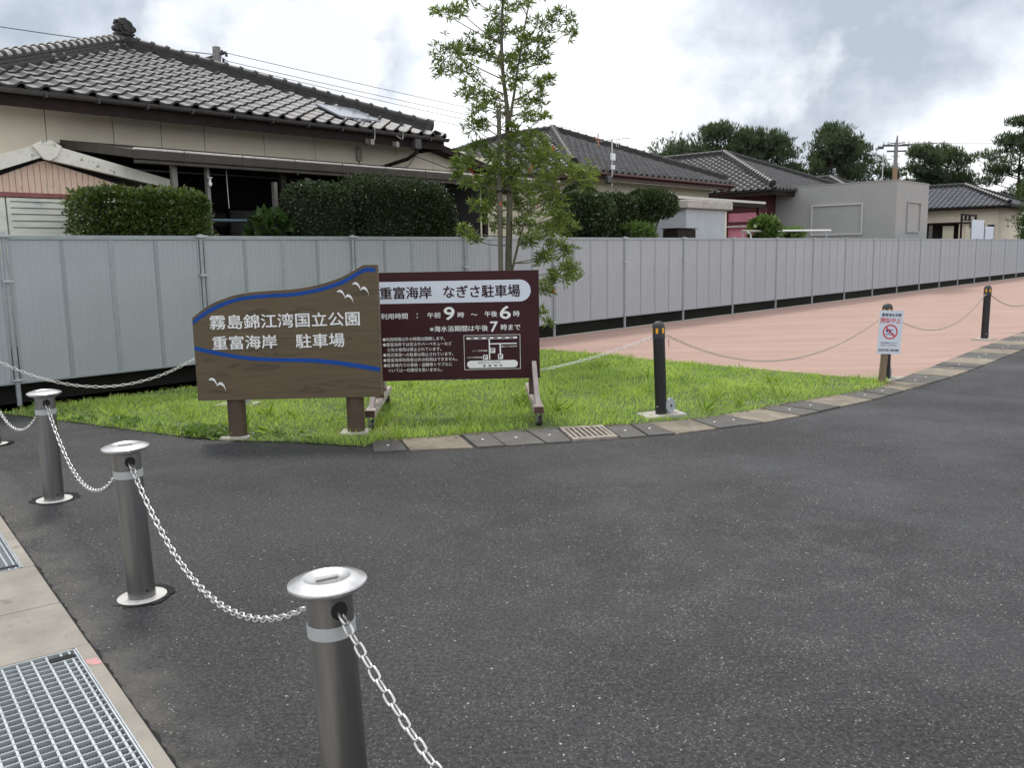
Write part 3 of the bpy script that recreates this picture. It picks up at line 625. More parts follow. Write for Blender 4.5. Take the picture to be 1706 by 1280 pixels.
# ---------------------------------------------------------------- wooden park sign
ws = E('wooden_sign', 'big brown wooden park sign with wavy top and white lettering', 'sign', (-2.44, 7.40, 0), R_(6))
top = spline([(-.258, 1.065), (-.103, 1.173), (.074, 1.24), (.225, 1.268), (.4, 1.280), (.6, 1.290), (.803, 1.322), (1.008, 1.385), (1.19, 1.483)]) + [(1.312, 1.483)]
outl = [(-.257, .354), (1.29, .335), (1.312, .355)] + top[::-1]
bd = B(); n = len(outl); bd.prism(outl, 0, .075); bd.obj('board', 'signwood', ws)
ed = B(); tt = top; vs = []
for x, z in tt: vs += [(x, -.002, z+.001), (x, .077, z+.001), (x, -.002, z-.006), ]
ed.add(vs, [(3*i, 3*i+3, 3*i+4, 3*i+1) for i in range(len(tt)-1)] + [(3*i+2, 3*i+5, 3*i+3, 3*i) for i in range(len(tt)-1)]); ed.obj('top_edge', 'signedge', ws)
B().box(1.300, 1.316, -.003, .08, .36, 1.47).obj('end_trim', 'signedge', ws)
def ribbon(name, up_, dn, m, y0=-.0025, y1=.001):
    U = spline(up_, 6); D = spline(dn, 6); n = len(U); q = B(); vs = [(x, y0, z) for x, z in U]+[(x, y0, z) for x, z in D]+[(x, y1, z) for x, z in U]+[(x, y1, z) for x, z in D]
    q.add(vs, [(i+n, i+1+n, i+1, i) for i in range(n-1)] + [(i, i+1, i+1+2*n, i+2*n) for i in range(n-1)] + [(i+3*n, i+1+3*n, i+1+n, i+n) for i in range(n-1)]); return q.obj(name, m, ws)
ribbon('blue_stripe', [(-.254, 1.045), (-.105, 1.147), (.073, 1.214), (.224, 1.243), (.398, 1.254), (.599, 1.262), (.802, 1.295), (1.007, 1.359), (1.194, 1.455), (1.291, 1.455)],
       [(-.254, 1.009), (-.107, 1.107), (.071, 1.182), (.222, 1.211), (.397, 1.222), (.597, 1.230), (.8, 1.262), (1.006, 1.322), (1.193, 1.419), (1.289, 1.419)], 'blue')
ribbon('blue_stripe', [(-.254, .825), (-.03, .767), (.167, .728), (.367, .708), (.721, .691), (.924, .666), (1.128, .630), (1.296, .596)],
       [(-.254, .789), (-.033, .733), (.165, .695), (.365, .676), (.719, .655), (.922, .628), (1.127, .590), (1.296, .556)], 'blue')
text('霧島錦江湾国立公園', 'lettering', 'white', ws, -.116, 1.140, .962, 1.083, -.001, .014, .006, .004)
text('重富海岸', 'lettering', 'white', ws, -.104, .432, .788, .905, -.001, .014, .006, .002)
text('駐車場', 'lettering', 'white', ws, .592, 1.003, .784, .903, -.001, .014, .006, .002)
for (cx_, cz_) in ((1.026, 1.205), (1.160, 1.268), (-.088, .478)):
    q = B()
    for pts in ([(-.066, .053), (-.045, .062), (-.022, .050), (-.006, .022), (.0, .0)], [(0, .0), (.015, .018), (.038, .016), (.058, -.008), (.068, -.045)]):
        P = spline(pts, 5); nn_ = len(P)
        for i in range(nn_-1):
            wd0 = .009*math.sin(math.pi*min(1, max(.08, i/(nn_-1))))+.003; wd1 = .009*math.sin(math.pi*min(1, max(.08, (i+1)/(nn_-1))))+.003
            (xa, za), (xb, zb) = P[i], P[i+1]; q.add([(cx_+xa, -.006, cz_+za-wd0), (cx_+xb, -.006, cz_+zb-wd1), (cx_+xb, -.006, cz_+zb+wd1), (cx_+xa, -.006, cz_+za+wd0), (cx_+xa, .001, cz_+za-wd0), (cx_+xb, .001, cz_+zb-wd1), (cx_+xb, .001, cz_+zb+wd1), (cx_+xa, .001, cz_+za+wd0)], [(0, 1, 2, 3), (4, 5, 1, 0), (3, 2, 6, 7)])
    q.obj('seagull_emblem', 'white', ws)
for x in (.04, 1.063):
    p = B().tube([(x, .10, -.02), (x, .10, 1.05 if x < .5 else 1.25)], .078, 24).obj('post', 'post_br', ws, True)
    B().lathe([(.0785, .17), (.0795, .172), (.0795, .176), (.0785, .178)], 24, (x, .10, 0)).obj('collar', 'post_br', p)
    B().slab([(x-.14, .0), (x-.05, -.04), (x+.1, -.03), (x+.13, .2), (x-.12, .2)], -.02, .022).obj('footing', 'conc_pale', ws)

# ---------------------------------------------------------------- maroon notice board
mb = E('notice_board', 'maroon parking notice board on a wheeled timber stand', 'notice board', (-1.28, 8.35, 0), R_(2))
B().box(-.05, 1.555, 0, .018, .355, 1.394).obj('board', 'maroon', mb)
B().box(-.052, 1.557, -.0005, .019, 1.394, 1.399).obj('top_trim', 'maroon', mb)
bn = [(.0, 1.103), (.0, 1.306)]; cxr, czr, rr_ = 1.372, 1.2065, .1045
bn = [(-.045, 1.102), (cxr, 1.102)] + [(cxr+rr_*math.cos(a), czr+rr_*math.sin(a)) for a in np.linspace(-math.pi/2, math.pi/2, 14)] + [(-.045, 1.311)]
B().prism(bn, -.002, .001).obj('title_panel', 'signpl', mb)
text('重富海岸', 'lettering', 'darktext', mb, .034, .525, 1.147, 1.262, -.0025, .022)
text('なぎさ駐車場', 'lettering', 'darktext', mb, .640, 1.372, 1.147, 1.265, -.0025, .022)
def wt(s, x0, x1, z0, z1, off=.014): return text(s, 'lettering', 'white', mb, x0, x1, z0, z1, -.0005, off)
wt('利用時間', .036, .290, .955, 1.010); wt('：', .376, .388, .962, 1.004)
wt('午前', .480, .606, .958, 1.012); wt('9', .640, .738, .938, 1.060, .03); wt('時', .770, .832, .958, 1.010); wt('～', .898, .958, .975, .993, .012)
wt('午後', 1.030, 1.150, .958, 1.014); wt('6', 1.178, 1.278, .938, 1.060, .03); wt('時', 1.306, 1.366, .956, 1.012)
wt('※海水浴期間は午後', .500, 1.058, .824, .880); wt('7', 1.082, 1.152, .815, .912, .03); wt('時まで', 1.184, 1.370, .826, .884)
for i, (s, x0, x1) in enumerate((('●利用時間以外の時間は閉鎖します。', .044, .640), ('●重富海岸では花火やバーベキューなど', .044, .706), ('火気の使用は禁止されています。', .083, .603), ('●周辺車道への駐車は禁止されています。', .044, .716), ('●重富海岸利用者以外の利用はできません。', .044, .755), ('●駐車場内での事故・盗難等トラブルに', .044, .704), ('ついては一切責任を負いません。', .083, .605))):
    z = .742-.0503*i; wt(s, x0, x1, z, z+.036, .006)
# sketch map
mp_ = B(); x0, x1, z0, z1, w2 = .822, 1.368, .448, .785, .004
mp_.prism([(x0, z0), (x1, z0), (x1, z0+w2), (x0, z0+w2)], -.002, 0); mp_.prism([(x0, z1-w2), (x1, z1-w2), (x1, z1), (x0, z1)], -.002, 0); mp_.prism([(x0, z0+w2), (x0+w2, z0+w2), (x0+w2, z1-w2), (x0, z1-w2)], -.002, 0); mp_.prism([(x1-w2, z0+w2), (x1, z0+w2), (x1, z1-w2), (x1-w2, z1-w2)], -.002, 0)
for k, (xa, xb, za, zb) in enumerate(((.848, 1.338, .744, .764), (1.062, 1.074, .545, .744), (1.074, 1.335, .692, .703), (1.166, 1.180, .545, .692))): mp_.prism([(xa, za), (xb, za), (xb, zb), (xa, zb)], -.002, 0)
mp_.obj('map_lines', 'white', mb)
rd_ = [(.885, .464), (1.305, .464)] + [(1.305+.036*math.cos(a), .5+.036*math.sin(a)) for a in np.linspace(-math.pi/2, math.pi/2, 9)][1:] + [(.885, .536)] + [(.885+.036*math.cos(a), .5+.036*math.sin(a)) for a in np.linspace(math.pi/2, 3*math.pi/2, 9)][1:-1]
B().prism(rd_, -.002, 0).obj('map_beach', 'white', mb)
q = B()
for k in range(6): q.prism([(.885+k*.075, .748), (.925+k*.075, .748), (.925+k*.075, .760), (.885+k*.075, .760)], -.0026, -.0021)
q.obj('map_railway_dashes', 'maroon', mb)
for (xx, zz_) in ((1.100, .632), (1.028, .567), (1.174, .572)):
    B().prism([(xx-.024, zz_-.024), (xx+.024, zz_-.024), (xx+.024, zz_+.024), (xx-.024, zz_+.024)], -.0028, -.0021).obj('map_parking_square', 'white', mb)
    text('P', 'lettering', 'darktext', mb, xx-.012, xx+.012, zz_-.017, zz_+.017, -.003, .02)
wt('いこい駐車場●', .900, 1.046, .624, .640, .004); wt('ひがた駐車場●', .850, .996, .560, .576, .004); wt('●なぎさ駐車場', 1.188, 1.334, .662, .678, .004)
text('なぎさミュージアム★', 'lettering', 'darktext', mb, .958, 1.168, .508, .528, -.0025, .006); text('重　富　海　岸', 'lettering', 'darktext', mb, 1.004, 1.188, .474, .496, -.0025, .008)
for x in (-.02, 1.495):
    B().box(x-.045, x+.045, .020, .085, .16, 1.30).obj('upright', 'timb_dark', mb)
    beam = B().box(x-.045, x+.045, -.68, .80, .125, .19, .004).obj('base_beam', 'pale_lum', mb)
    B().box(x-.043, x+.043, -.684, -.6805, .128, .187).obj('beam_end', 'timb_dark', beam)
    for s in (-1, 1):
        q = B(); y0, y1 = (-.02, -.50) if s < 0 else (.09, .55); ww = .021
        dy = -.05 if s < 0 else .05
        q.add([(x-ww, y0, .46), (x+ww, y0, .46), (x+ww, y0+dy, .53), (x-ww, y0+dy, .53), (x-ww, y1+.06*(-s)*1, .19), (x+ww, y1+.06*(-s), .19), (x+ww, y1+dy*1.6, .19), (x-ww, y1+dy*1.6, .19)], [(0, 1, 5, 4), (1, 2, 6, 5), (2, 3, 7, 6), (3, 0, 4, 7), (3, 2, 1, 0), (4, 5, 6, 7)])
        q.obj('brace', 'timb_grey', mb)
        yc = -.62 if s < 0 else .74
        cs = E('caster', '', '', (x, yc, 0)); del cs['label']; del cs['category']; cs.parent = mb; cs.rotation_euler = (0, 0, R_(25))
        c_ = B().box(-.04, .04, -.035, .035, .117, .125); c_.box(-.024, -.019, -.03, .02, .04, .117); c_.box(.019, .024, -.03, .02, .04, .117); c_.obj('fork', 'castm', cs)
        B().tube([(-.016, 0, .045), (.016, 0, .045)], .045, 20).obj('wheel', 'rubber', cs, True); B().tube([(-.0255, 0, .045), (.0255, 0, .045)], .017, 12).obj('hub', 'castm', cs)

# ---------------------------------------------------------------- white no-swimming sign
ns = E('warning_sign', 'small white sign with red no-swimming circle on a short stake', 'sign', (4.30, 9.90, 0), R_(0)); ns.rotation_euler = (0, R_(2.5), R_(0))
B().tube([(-.03, .045, -.02), (-.015, .045, .62)], [.040, .037], 16).obj('stake', 'post_wood', ns, True)
B().box(-.134, .134, 0, .004, .345, .845).obj('plate', 'signpl', ns)
def st_(s, m, x0, x1, z0, z1, off): return text(s, 'lettering', m, ns, x0, x1, z0, z1, -.0002, off)
st_('重富海水浴場', 'blackp', -.110, .110, .775, .812, .014); st_('開設中止', 'redp', -.120, .112, .700, .762, .010)
ring = B(); n = 32; vs = []
for k in range(n):
    a = 2*math.pi*k/n
    for r in (.070, .084): vs.append((r*math.cos(a), -.0024, .600+r*math.sin(a)))
    for r in (.070, .084): vs.append((r*math.cos(a), 0, .600+r*math.sin(a)))
for k in range(n): a, b = 4*k, 4*((k+1) % n); ring.add([], []); ring.f += [(a, b, b+1, a+1)[::-1], (a+1, b+1, b+3, a+3)[::-1], (a, a+2, b+2, b)[::-1]]
ring.v = vs; ca = math.cos(R_(45)); 
ring.add([(-.054, -.0025, .600+.043), (-.043, -.0025, .600+.054), (.054, -.0025, .600-.043), (.043, -.0025, .600-.054)], [(0, 3, 2, 1)])
ring.obj('prohibition_ring', 'redp', ns)
sw = B(); sw.tube([(-.036, -.0012, .612), (-.036, 0, .612)], .014, 12); sw.prism([(-.024, .585), (.012, .592), (.006, .618), (.034, .618), (.034, .626), (-.004, .626), (-.008, .606)], -.0014, 0)
for z in (.580, .565):
    P = [(-.052+i*.013, z+(.004 if i % 2 else -.003)) for i in range(9)]
    for a, b in zip(P, P[1:]): sw.prism([(a[0], a[1]-.002), (b[0], b[1]-.002), (b[0], b[1]+.002), (a[0], a[1]+.002)], -.0014, 0)
sw.obj('swimmer_symbol', 'bluep', ns)
st_('海水浴場は開設いたしません。', 'blackp', -.095, .090, .466, .480, .002); st_('海で泳ぐことはできません。', 'blackp', -.095, .090, .440, .454, .002)
st_('姶良市商工観光課', 'blackp', -.115, .112, .375, .405, .008)
for z in (.36, .83): B().tube([(0, -.003, z), (0, .0, z)], .004, 8).obj('screw', 'galv', ns)

# ================================================================ roofs
def tile_mesh(w, ln):
    """one interlocking pantile: shallow pan, roll at one side, thick front lip"""
    pr = [(0, .012), (.10*w, -.002), (.32*w, -.012), (.55*w, -.006), (.68*w, .010), (.78*w, .042), (.88*w, .052), (.97*w, .040), (1.04*w, .010)]
    n = len(pr); th = .034; vs = []
    for y, zo in ((0, .030), (ln*1.08, .004)): vs += [(x, y, z+zo) for x, z in pr]
    vs += [(x, 0, z+.030-th) for x, z in pr]
    fs = [(i, i+1, n+i+1, n+i) for i in range(n-1)] + [(2*n+i, 2*n+i+1, i+1, i) for i in range(n-1)]
    return vs, fs
def hip_roof(house, t0, n0, z0, k, L_, slope, tw, tl, m, single, rm, capm, capm2, capr=.085, cols=None):
    """four tiled planes over a square plan of half width k, ridge of length L_ running back; local coords = street frame"""
    roof = B(); zp = z0+k*slope
    c = [(t0, n0, z0), (t0+2*k, n0, z0), (t0+2*k, n0+2*k+L_, z0), (t0, n0+2*k+L_, z0)]; a = (t0+k, n0+k, zp); b = (t0+k, n0+k+L_+.001, zp)
    dz = .06
    roof.add([(x, y, z-.012) for x, y, z in c+[a, b]] + [(x, y, z-dz-.012) for x, y, z in c], [(0, 1, 4), (1, 2, 5, 4), (2, 3, 5), (3, 0, 4, 5), (0, 6, 7, 1), (1, 7, 8, 2), (2, 8, 9, 3), (3, 9, 6, 0), (9, 8, 7, 6)])
    ro = roof.obj('roof', rm, house)
    tv, tf = tile_mesh(tw, tl); tvn = np.array(tv); first = None
    sl = math.sqrt(1+slope*slope)
    faces = [((t0, n0), (1, 0), (0, 1), 2*k, 0, True), ((t0, n0+2*k+L_), (0, -1), (1, 0), 2*k+L_, L_, False), ((t0+2*k, n0), (0, 1), (-1, 0), 2*k+L_, L_, False), ((t0+2*k, n0+2*k+L_), (-1, 0), (0, -1), 2*k, 0, False)]
    V = []; F = []; off = 0
    for (ox, oy), e, d, wd, _, front in faces:
        e3 = np.array([e[0], e[1], 0.]); s3 = np.array([d[0], d[1], slope])/sl; nr = np.cross(e3, s3)
        rows = int(k*sl/tl); cols_ = int(wd/tw); tw_ = wd/cols_
        for r in range(rows+1):
            for c_ in range(cols_):
                u = c_*tw_; v = r*tl-.05; hd = (v+tl*.5)/sl
                um = u+tw_/2
                if um < hd+.02 or um > wd-hd-.02 or hd > k: continue
                org = np.array([ox, oy, z0])+e3*u+s3*v
                if front and single:
                    if first is None:
                        first = link('roof_tile', tv, tf, m, ro, True)
                        try: first.data.set_sharp_from_angle(angle=R_(50))
                        except Exception: pass
                        o = first
                    else: o = bpy.data.objects.new('roof_tile', first.data); COL.objects.link(o); o.parent = ro
                    j = random.uniform(-.002, .003)
                    o.matrix_local = Matrix(((e3[0], s3[0], nr[0], org[0]+nr[0]*j), (e3[1], s3[1], nr[1], org[1]), (e3[2], s3[2], nr[2], org[2]+j), (0, 0, 0, 1)))
                else:
                    V.append(tvn[:, :1]*e3+tvn[:, 1:2]*s3+tvn[:, 2:]*nr+org+nr*RNG.uniform(-.002, .004)); F.append(np.array(tf)+off); off += len(tv)
    if V:
        o = linknp('roof_tiles', np.concatenate(V), np.concatenate(F), m, ro); o['kind'] = 'stuff'
    # hips and ridge
    def ridge(p, q, cm, sep, name='ridge', drop=.0):
        p, q = Vector(p), Vector(q); d = (q-p).normalized(); s = d.cross(Vector((0, 0, 1))).normalized(); u = s.cross(d)
        rb = B()
        for k_, (hw, h0, h1) in enumerate(((.13, -.06, .055), (.105, .062, .105), (.09, .112, .15))):
            vs = [pp+s*x+u*z for pp in (p, q) for x, z in ((-hw, h0), (hw, h0), (hw, h1), (-hw, h1))]
            rb.add(vs, [(0, 1, 2, 3)[::-1], (4, 5, 6, 7), (0, 1, 5, 4), (1, 2, 6, 5), (2, 3, 7, 6), (3, 0, 4, 7)])
        rr = rb.obj(name, capm2, ro)
        ln = (q-p).length; n = max(1, round(ln/sep)); sp = ln/n; ns = 10
        cv = []; cf = []
        for i_, (y, r) in enumerate(((0, capr*1.12), (.055, capr*1.28), (.060, capr), (sp*1.02, capr*.93))):
            cv += [(r*math.cos(math.pi*j/(ns-1)), y, r*math.sin(math.pi*j/(ns-1))*1.0) for j in range(ns)]
        for i_ in range(3):
            for j in range(ns-1): cf.append((i_*ns+j, i_*ns+ns+j, i_*ns+ns+j+1, i_*ns+j+1))
        cf.append(tuple(range(ns))); ncl = 2*(ns-1)
        Mx = Matrix(((s.x, d.x, u.x), (s.y, d.y, u.y), (s.z, d.z, u.z)))
        if single and cm:
            f0 = None
            for i_ in range(n):
                c0 = p+d*(i_*sp)+u*.135
                if f0 is None:
                    f0 = o = link('ridge_tile', cv, cf, cm, rr, False); f0.data.materials.append(MT['tiled'])
                    for pi, pl in enumerate(f0.data.polygons): pl.material_index = 1 if pi < ncl or pi == len(cf)-1 else 0
                else: o = bpy.data.objects.new('ridge_tile', f0.data); COL.objects.link(o); o.parent = rr
                o.matrix_local = Matrix.Translation(c0) @ Mx.to_4x4()
        else:
            bb_ = B()
            for i_ in range(n): bb_.add([Mx @ Vector(v)+p+d*(i_*sp)+u*.135 for v in cv], cf)
            ob_ = bb_.obj('ridge_tile_row', cm or capm2, rr); ob_['kind'] = 'stuff'; ob_.data.materials.append(MT['tiled'])
            for pi, pl in enumerate(ob_.data.polygons): pl.material_index = 1 if (pi % len(cf)) < ncl or (pi % len(cf)) == len(cf)-1 else 0
        e = B(); c0 = p+u*.12-d*.05      # round end tile at the low end
        e.tube([c0-d*.03, c0+d*.05], [capr*1.35, capr*1.35], 14); e.tube([c0-d*.045, c0-d*.03], [capr*.7, capr*.7], 12)
        e.add([c0+s*x+u*z+d*y for y in (-.02, .08) for x, z in ((-.15, -.20), (.15, -.20), (.12, .02), (-.12, .02))], [(0, 1, 2, 3)[::-1], (4, 5, 6, 7), (0, 1, 5, 4), (1, 2, 6, 5), (2, 3, 7, 6), (3, 0, 4, 7)])
        e.obj('ridge_end', capm2, rr, True)
        return rr
    ap = Vector((t0+k, n0+k, zp)); 
    def pt(ct, cn, u): v = Vector((ct, cn, z0)); q = ap if cn < n0+k else Vector((t0+k, n0+k+L_, zp)); return v+(q-v)*u
    ridge(pt(t0, n0, .055), ap, capm, .27, 'hip_ridge'); ridge(pt(t0+2*k, n0, .055), ap, capm2, .27, 'hip_ridge')
    ridge(pt(t0, n0+2*k+L_, .06), Vector((t0+k, n0+k+L_, zp)), None, .3, 'hip_ridge'); ridge(pt(t0+2*k, n0+2*k+L_, .06), Vector((t0+k, n0+k+L_, zp)), None, .3, 'hip_ridge')
    if L_ > .5: ridge(ap, Vector((t0+k, n0+k+L_, zp+.001)), None, .3, 'main_ridge')
    return ro, zp
def onigawara(ro, p, s):
    q = B(); x, y, z = p
    q.box(x-.17*s, x+.17*s, y-.09*s, y+.07*s, z-.05, z+.20*s, .02); q.box(x-.20*s, x+.20*s, y-.10*s, y+.08*s, z+.20*s, z+.25*s, .01)
    q.tube([(x, y-.12*s, z+.37*s), (x, y+.08*s, z+.37*s)], .15*s, 14); q.tube([(x, y-.16*s, z+.35*s), (x, y-.10*s, z+.35*s)], .07*s, 10)
    for sx in (-1, 1):
        q.tube([(x+sx*.17*s, y-.10*s, z+.33*s), (x+sx*.17*s, y+.05*s, z+.33*s)], .065*s, 10)
        q.tube([(x+sx*.09*s, y-.15*s, z+.42*s), (x+sx*.09*s, y-.08*s, z+.42*s)], .035*s, 8)
        q.tube([(x+sx*.05*s, y, z+.50*s), (x+sx*.16*s, y, z+.47*s), (x+sx*.21*s, y-.01, z+.40*s)], [.045*s, .04*s, .015*s], 8)
    q.tube([(x-.06*s, y, z+.51*s), (x+.06*s, y, z+.53*s)], .05*s, 10)
    return q.obj('ornamental_ridge_end', 'tiled', ro, True)

# ---------------------------------------------------------------- house with the wide eaves at the left
h1 = EF('tiled_house', 'cream single-storey house with big grey tiled roof behind the clipped hedges', 'house', 0, 0)
ro1, zp = hip_roof(h1, -11.35, 1.8, 3.735, 4.05, 3.0, .403, .289, .272, 'tile', True, 'tiled', 'tilel', 'tiled')
onigawara(ro1, (-7.3, 5.78, zp+.02), .85)
hw = B(); hw.box(-10.65, -1.05, 2.62, 2.72, 3.16, 3.56); hw.box(-10.65, -9.95, 2.62, 9, 0, 3.16); hw.box(-10.65, -10.55, 2.72, 11.9, 0, 3.6); hw.box(-4.1, -4.0, 2.72, 11.9, 0, 3.6); hw.box(-10.65, -4.0, 11.9, 12, 0, 3.6)
hw.obj('wall', 'cream2', h1)
PS = [-12.0+1.35, -10.0, -9.09, -8.38, -7.69, -6.64, -5.65, -4.71, -3.84, -2.9, -2.0]
for i, (a, b) in enumerate(zip(PS, PS[1:])):
    z0_ = 0.0 if i == 0 else 3.17
    zt = 3.62 if b < -3.7 else 3.62
    B().box(a+.006, b-.006, 2.500, 2.612, z0_, zt, .003).obj('wall_panel', 'cream', h1)
B().box(PS[0]-.1, PS[-1]+.05, 2.612, 2.63, 3.1, 3.62).obj('joint_backing', 'dbrown', h1)
B().box(-11.40, -3.20, 1.86, 1.90, 3.50, 3.672).obj('fascia', 'dbrown', h1); B().box(-11.3, -3.3, 1.905, 2.6, 3.60, 3.63).obj('soffit', 'dbrown', h1)
B().box(-3.28, -3.24, 1.91, 12.5, 3.50, 3.672).obj('fascia', 'dbrown', h1)
g_ = B(); m_ = 10; vs = []
for t in (-11.42, -3.17):
    vs += [(t, 1.79-.058*math.cos(math.pi*j/(m_-1)), 3.70-.058*math.sin(math.pi*j/(m_-1))) for j in range(m_)] + [(t, 1.79-.052*math.cos(math.pi*j/(m_-1)), 3.70-.050*math.sin(math.pi*j/(m_-1))) for j in range(m_)]
g_.add(vs, [(j, j+1, 2*m_+j+1, 2*m_+j) for j in range(m_-1)] + [(m_+j, 3*m_+j, 3*m_+j+1, m_+j+1) for j in range(m_-1)] + [(0, 2*m_, 3*m_, m_), (m_-1, 2*m_-1, 4*m_-1, 3*m_-1), tuple(range(m_))+tuple(range(2*m_-1, m_-1, -1)), tuple(range(2*m_, 3*m_))+tuple(range(4*m_-1, 3*m_-1, -1))])
gt = g_.obj('gutter', 'gutter', h1, True)
fb = B().box(-.008, .008, 1.725, 1.86, 3.625, 3.70).obj('gutter_bracket', 'gutter', gt, loc=(-10.9, 0, 0))
for i in range(1, 12): dup(fb, gt, (-10.9+.66*i, 0, 0))
# annex roof verge to the right of the corner
an = B(); an.add([(-3.2, 2.2, 3.72), (-1.0, 2.2, 3.22), (-1.0, 6.5, 3.22), (-3.2, 6.5, 3.72), (-3.2, 2.2, 3.60), (-1.0, 2.2, 3.08), (-1.0, 6.5, 3.08), (-3.2, 6.5, 3.60)], [(0, 1, 2, 3), (7, 6, 5, 4), (0, 4, 5, 1), (1, 5, 6, 2), (2, 6, 7, 3), (3, 7, 4, 0)])
an.obj('annex_roof', 'dbrown', h1)
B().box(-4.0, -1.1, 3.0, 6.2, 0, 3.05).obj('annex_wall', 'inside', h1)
# long bronze awning
aw = B(); xo0, xo1 = -9.56, -1.6
aw.add([(-9.83, 2.498, 3.215), (-1.0, 2.498, 3.215), (xo1+.6, .93, 2.965), (xo0, .93, 2.965), (-9.83, 2.498, 3.10), (-1.0, 2.498, 3.10), (xo1+.6, .93, 2.86), (xo0, .93, 2.86)], [(0, 3, 2, 1), (4, 5, 6, 7), (0, 4, 7, 3), (3, 7, 6, 2), (1, 2, 6, 5)])
awo = aw.obj('awning', 'awn', h1)
ag = B(); ag.box(xo0, xo1+.6, .86, .925, 2.84, 2.955, .01); ag.box(xo0, xo1+.6, .868, .922, 2.79, 2.832, .006); ag.obj('awning_gutter', 'awn', awo)
B().box(xo0, xo1+.6, .864, .93, 2.958, 2.985, .004).obj('awning_edge', 'awnl', awo)
b_ = B().box(-.004, .004, .855, .86, 2.79, 2.985).obj('seam', 'awn', awo, loc=(-8.9, 0, 0))
for i in range(1, 9): dup(b_, awo, (-8.9+.86*i, 0, 0))
# recess below: back wall, glass doors, posts, floor
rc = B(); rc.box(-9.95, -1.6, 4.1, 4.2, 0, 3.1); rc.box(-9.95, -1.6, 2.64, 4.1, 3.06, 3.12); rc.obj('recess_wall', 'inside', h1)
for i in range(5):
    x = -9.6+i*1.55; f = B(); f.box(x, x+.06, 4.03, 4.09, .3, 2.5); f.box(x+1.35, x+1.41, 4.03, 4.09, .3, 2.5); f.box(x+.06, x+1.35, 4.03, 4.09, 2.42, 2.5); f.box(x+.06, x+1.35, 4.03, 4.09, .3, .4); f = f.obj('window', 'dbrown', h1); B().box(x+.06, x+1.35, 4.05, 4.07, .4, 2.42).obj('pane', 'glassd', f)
for x, ww, z1 in ((-8.98, .035, 2.84), (-8.50, .022, 2.84), (-7.44, .028, 2.66), (-7.30, .045, 2.84), (-4.6, .045, 2.84), (-3.0, .045, 2.84)): B().box(x-ww, x+ww, 1.0, 1.07, 0, z1).obj('awning_post', 'postb' if ww != .045 else 'dbrown', h1)
B().tube([(-9.6, 1.15, 2.10), (-7.4, 1.15, 2.10)], .024, 10).obj('rail', 'pipe', h1, True)
B().tube([(-9.5, 1.6, 2.78), (-5.5, 1.6, 2.78)], .012, 8).obj('laundry_pole', 'alu', h1)
for x, zb in ((-8.36, 2.32), (-8.05, 2.28)): B().tube([(x, 1.3, 2.85), (x+.01, 1.3, zb)], .007, 6).obj('hanging_rod', 'alu', h1)
q = B(); q.lathe([(.014, 0), (.024, .02), (.024, .05), (.014, .06), (.014, .1), (.035, .11), (.035, .12)], 12, (-8.50, .96, 2.55)); q.obj('light_fitting', 'white', h1)
B().box(-7.95, -7.75, 1.9, 2.1, 2.05, 2.24).obj('meter_box', 'dbrown', h1)
# downpipe, cables, fittings at the corner
dp = B().tube([(-3.95, 1.79, 3.66), (-3.95, 1.80, 3.40), (-4.00, 2.0, 3.30), (-4.28, 2.44, 3.16), (-4.30, 2.46, 2.9)], .035, 10).obj('downpipe', 'dbrown', h1, True)
B().box(-4.02, -3.88, 1.74, 1.88, 3.46, 3.64, .01).obj('rainwater_head', 'gutter', h1)
for i, x in enumerate((-5.10, -4.98, -4.50, -4.42)):
    f = B().box(x, x+.07, 1.80, 1.86, 3.46, 3.56, .01).obj('junction_box', 'timb_grey' if i % 2 else 'gutter', h1)
B().box(-4.78, -4.68, 2.44, 2.498, 3.26, 3.48, .01).obj('junction_box', 'pale_lum', h1)
def cable(pts, r, m, par, nm='cable'): return B().tube([(x, y, z) for x, y, z in pts], r, 6).obj(nm, m, par)
cable([(-4.73, 2.46, 3.26), (-4.74, 2.46, 3.18), (-4.62, 2.46, 3.10), (-4.35, 2.46, 3.09)], .008, 'wire', h1); cable([(-4.3, 2.44, 3.12), (-3.9, 2.4, 3.12), (-3.62, 2.4, 3.24), (-3.5, 2.35, 3.42), (-3.1, 2.3, 3.32), (-2.6, 2.25, 3.2)], .008, 'wire', h1)
cable([(-5.18, 2.0, 3.88), (-4.98, 1.84, 3.83), (-4.94, 1.74, 3.72), (-4.95, 1.74, 3.54)], .009, 'wirew', h1); cable([(-4.62, 2.0, 3.80), (-4.55, 1.8, 3.74), (-4.40, 1.74, 3.62), (-4.32, 1.74, 3.60), (-4.30, 1.74, 3.76)], .008, 'wirew', h1)
sp = B(); sp.add([(-5.42, 2.05, 3.93), (-4.55, 2.05, 3.93), (-4.55, 2.75, 4.22), (-5.42, 2.75, 4.22), (-5.42, 2.05, 3.90), (-4.55, 2.05, 3.90), (-4.55, 2.75, 4.19), (-5.42, 2.75, 4.19)], [(0, 1, 2, 3), (7, 6, 5, 4), (0, 4, 5, 1), (1, 5, 6, 2), (2, 6, 7, 3), (3, 7, 4, 0)])
spo = sp.obj('solar_panel', 'solar', None); spo.location = W(0, 0); spo.rotation_euler = (0, 0, A0); tag(spo, 'small flat solar panel lying on the tiles near the roof corner', 'solar panel')

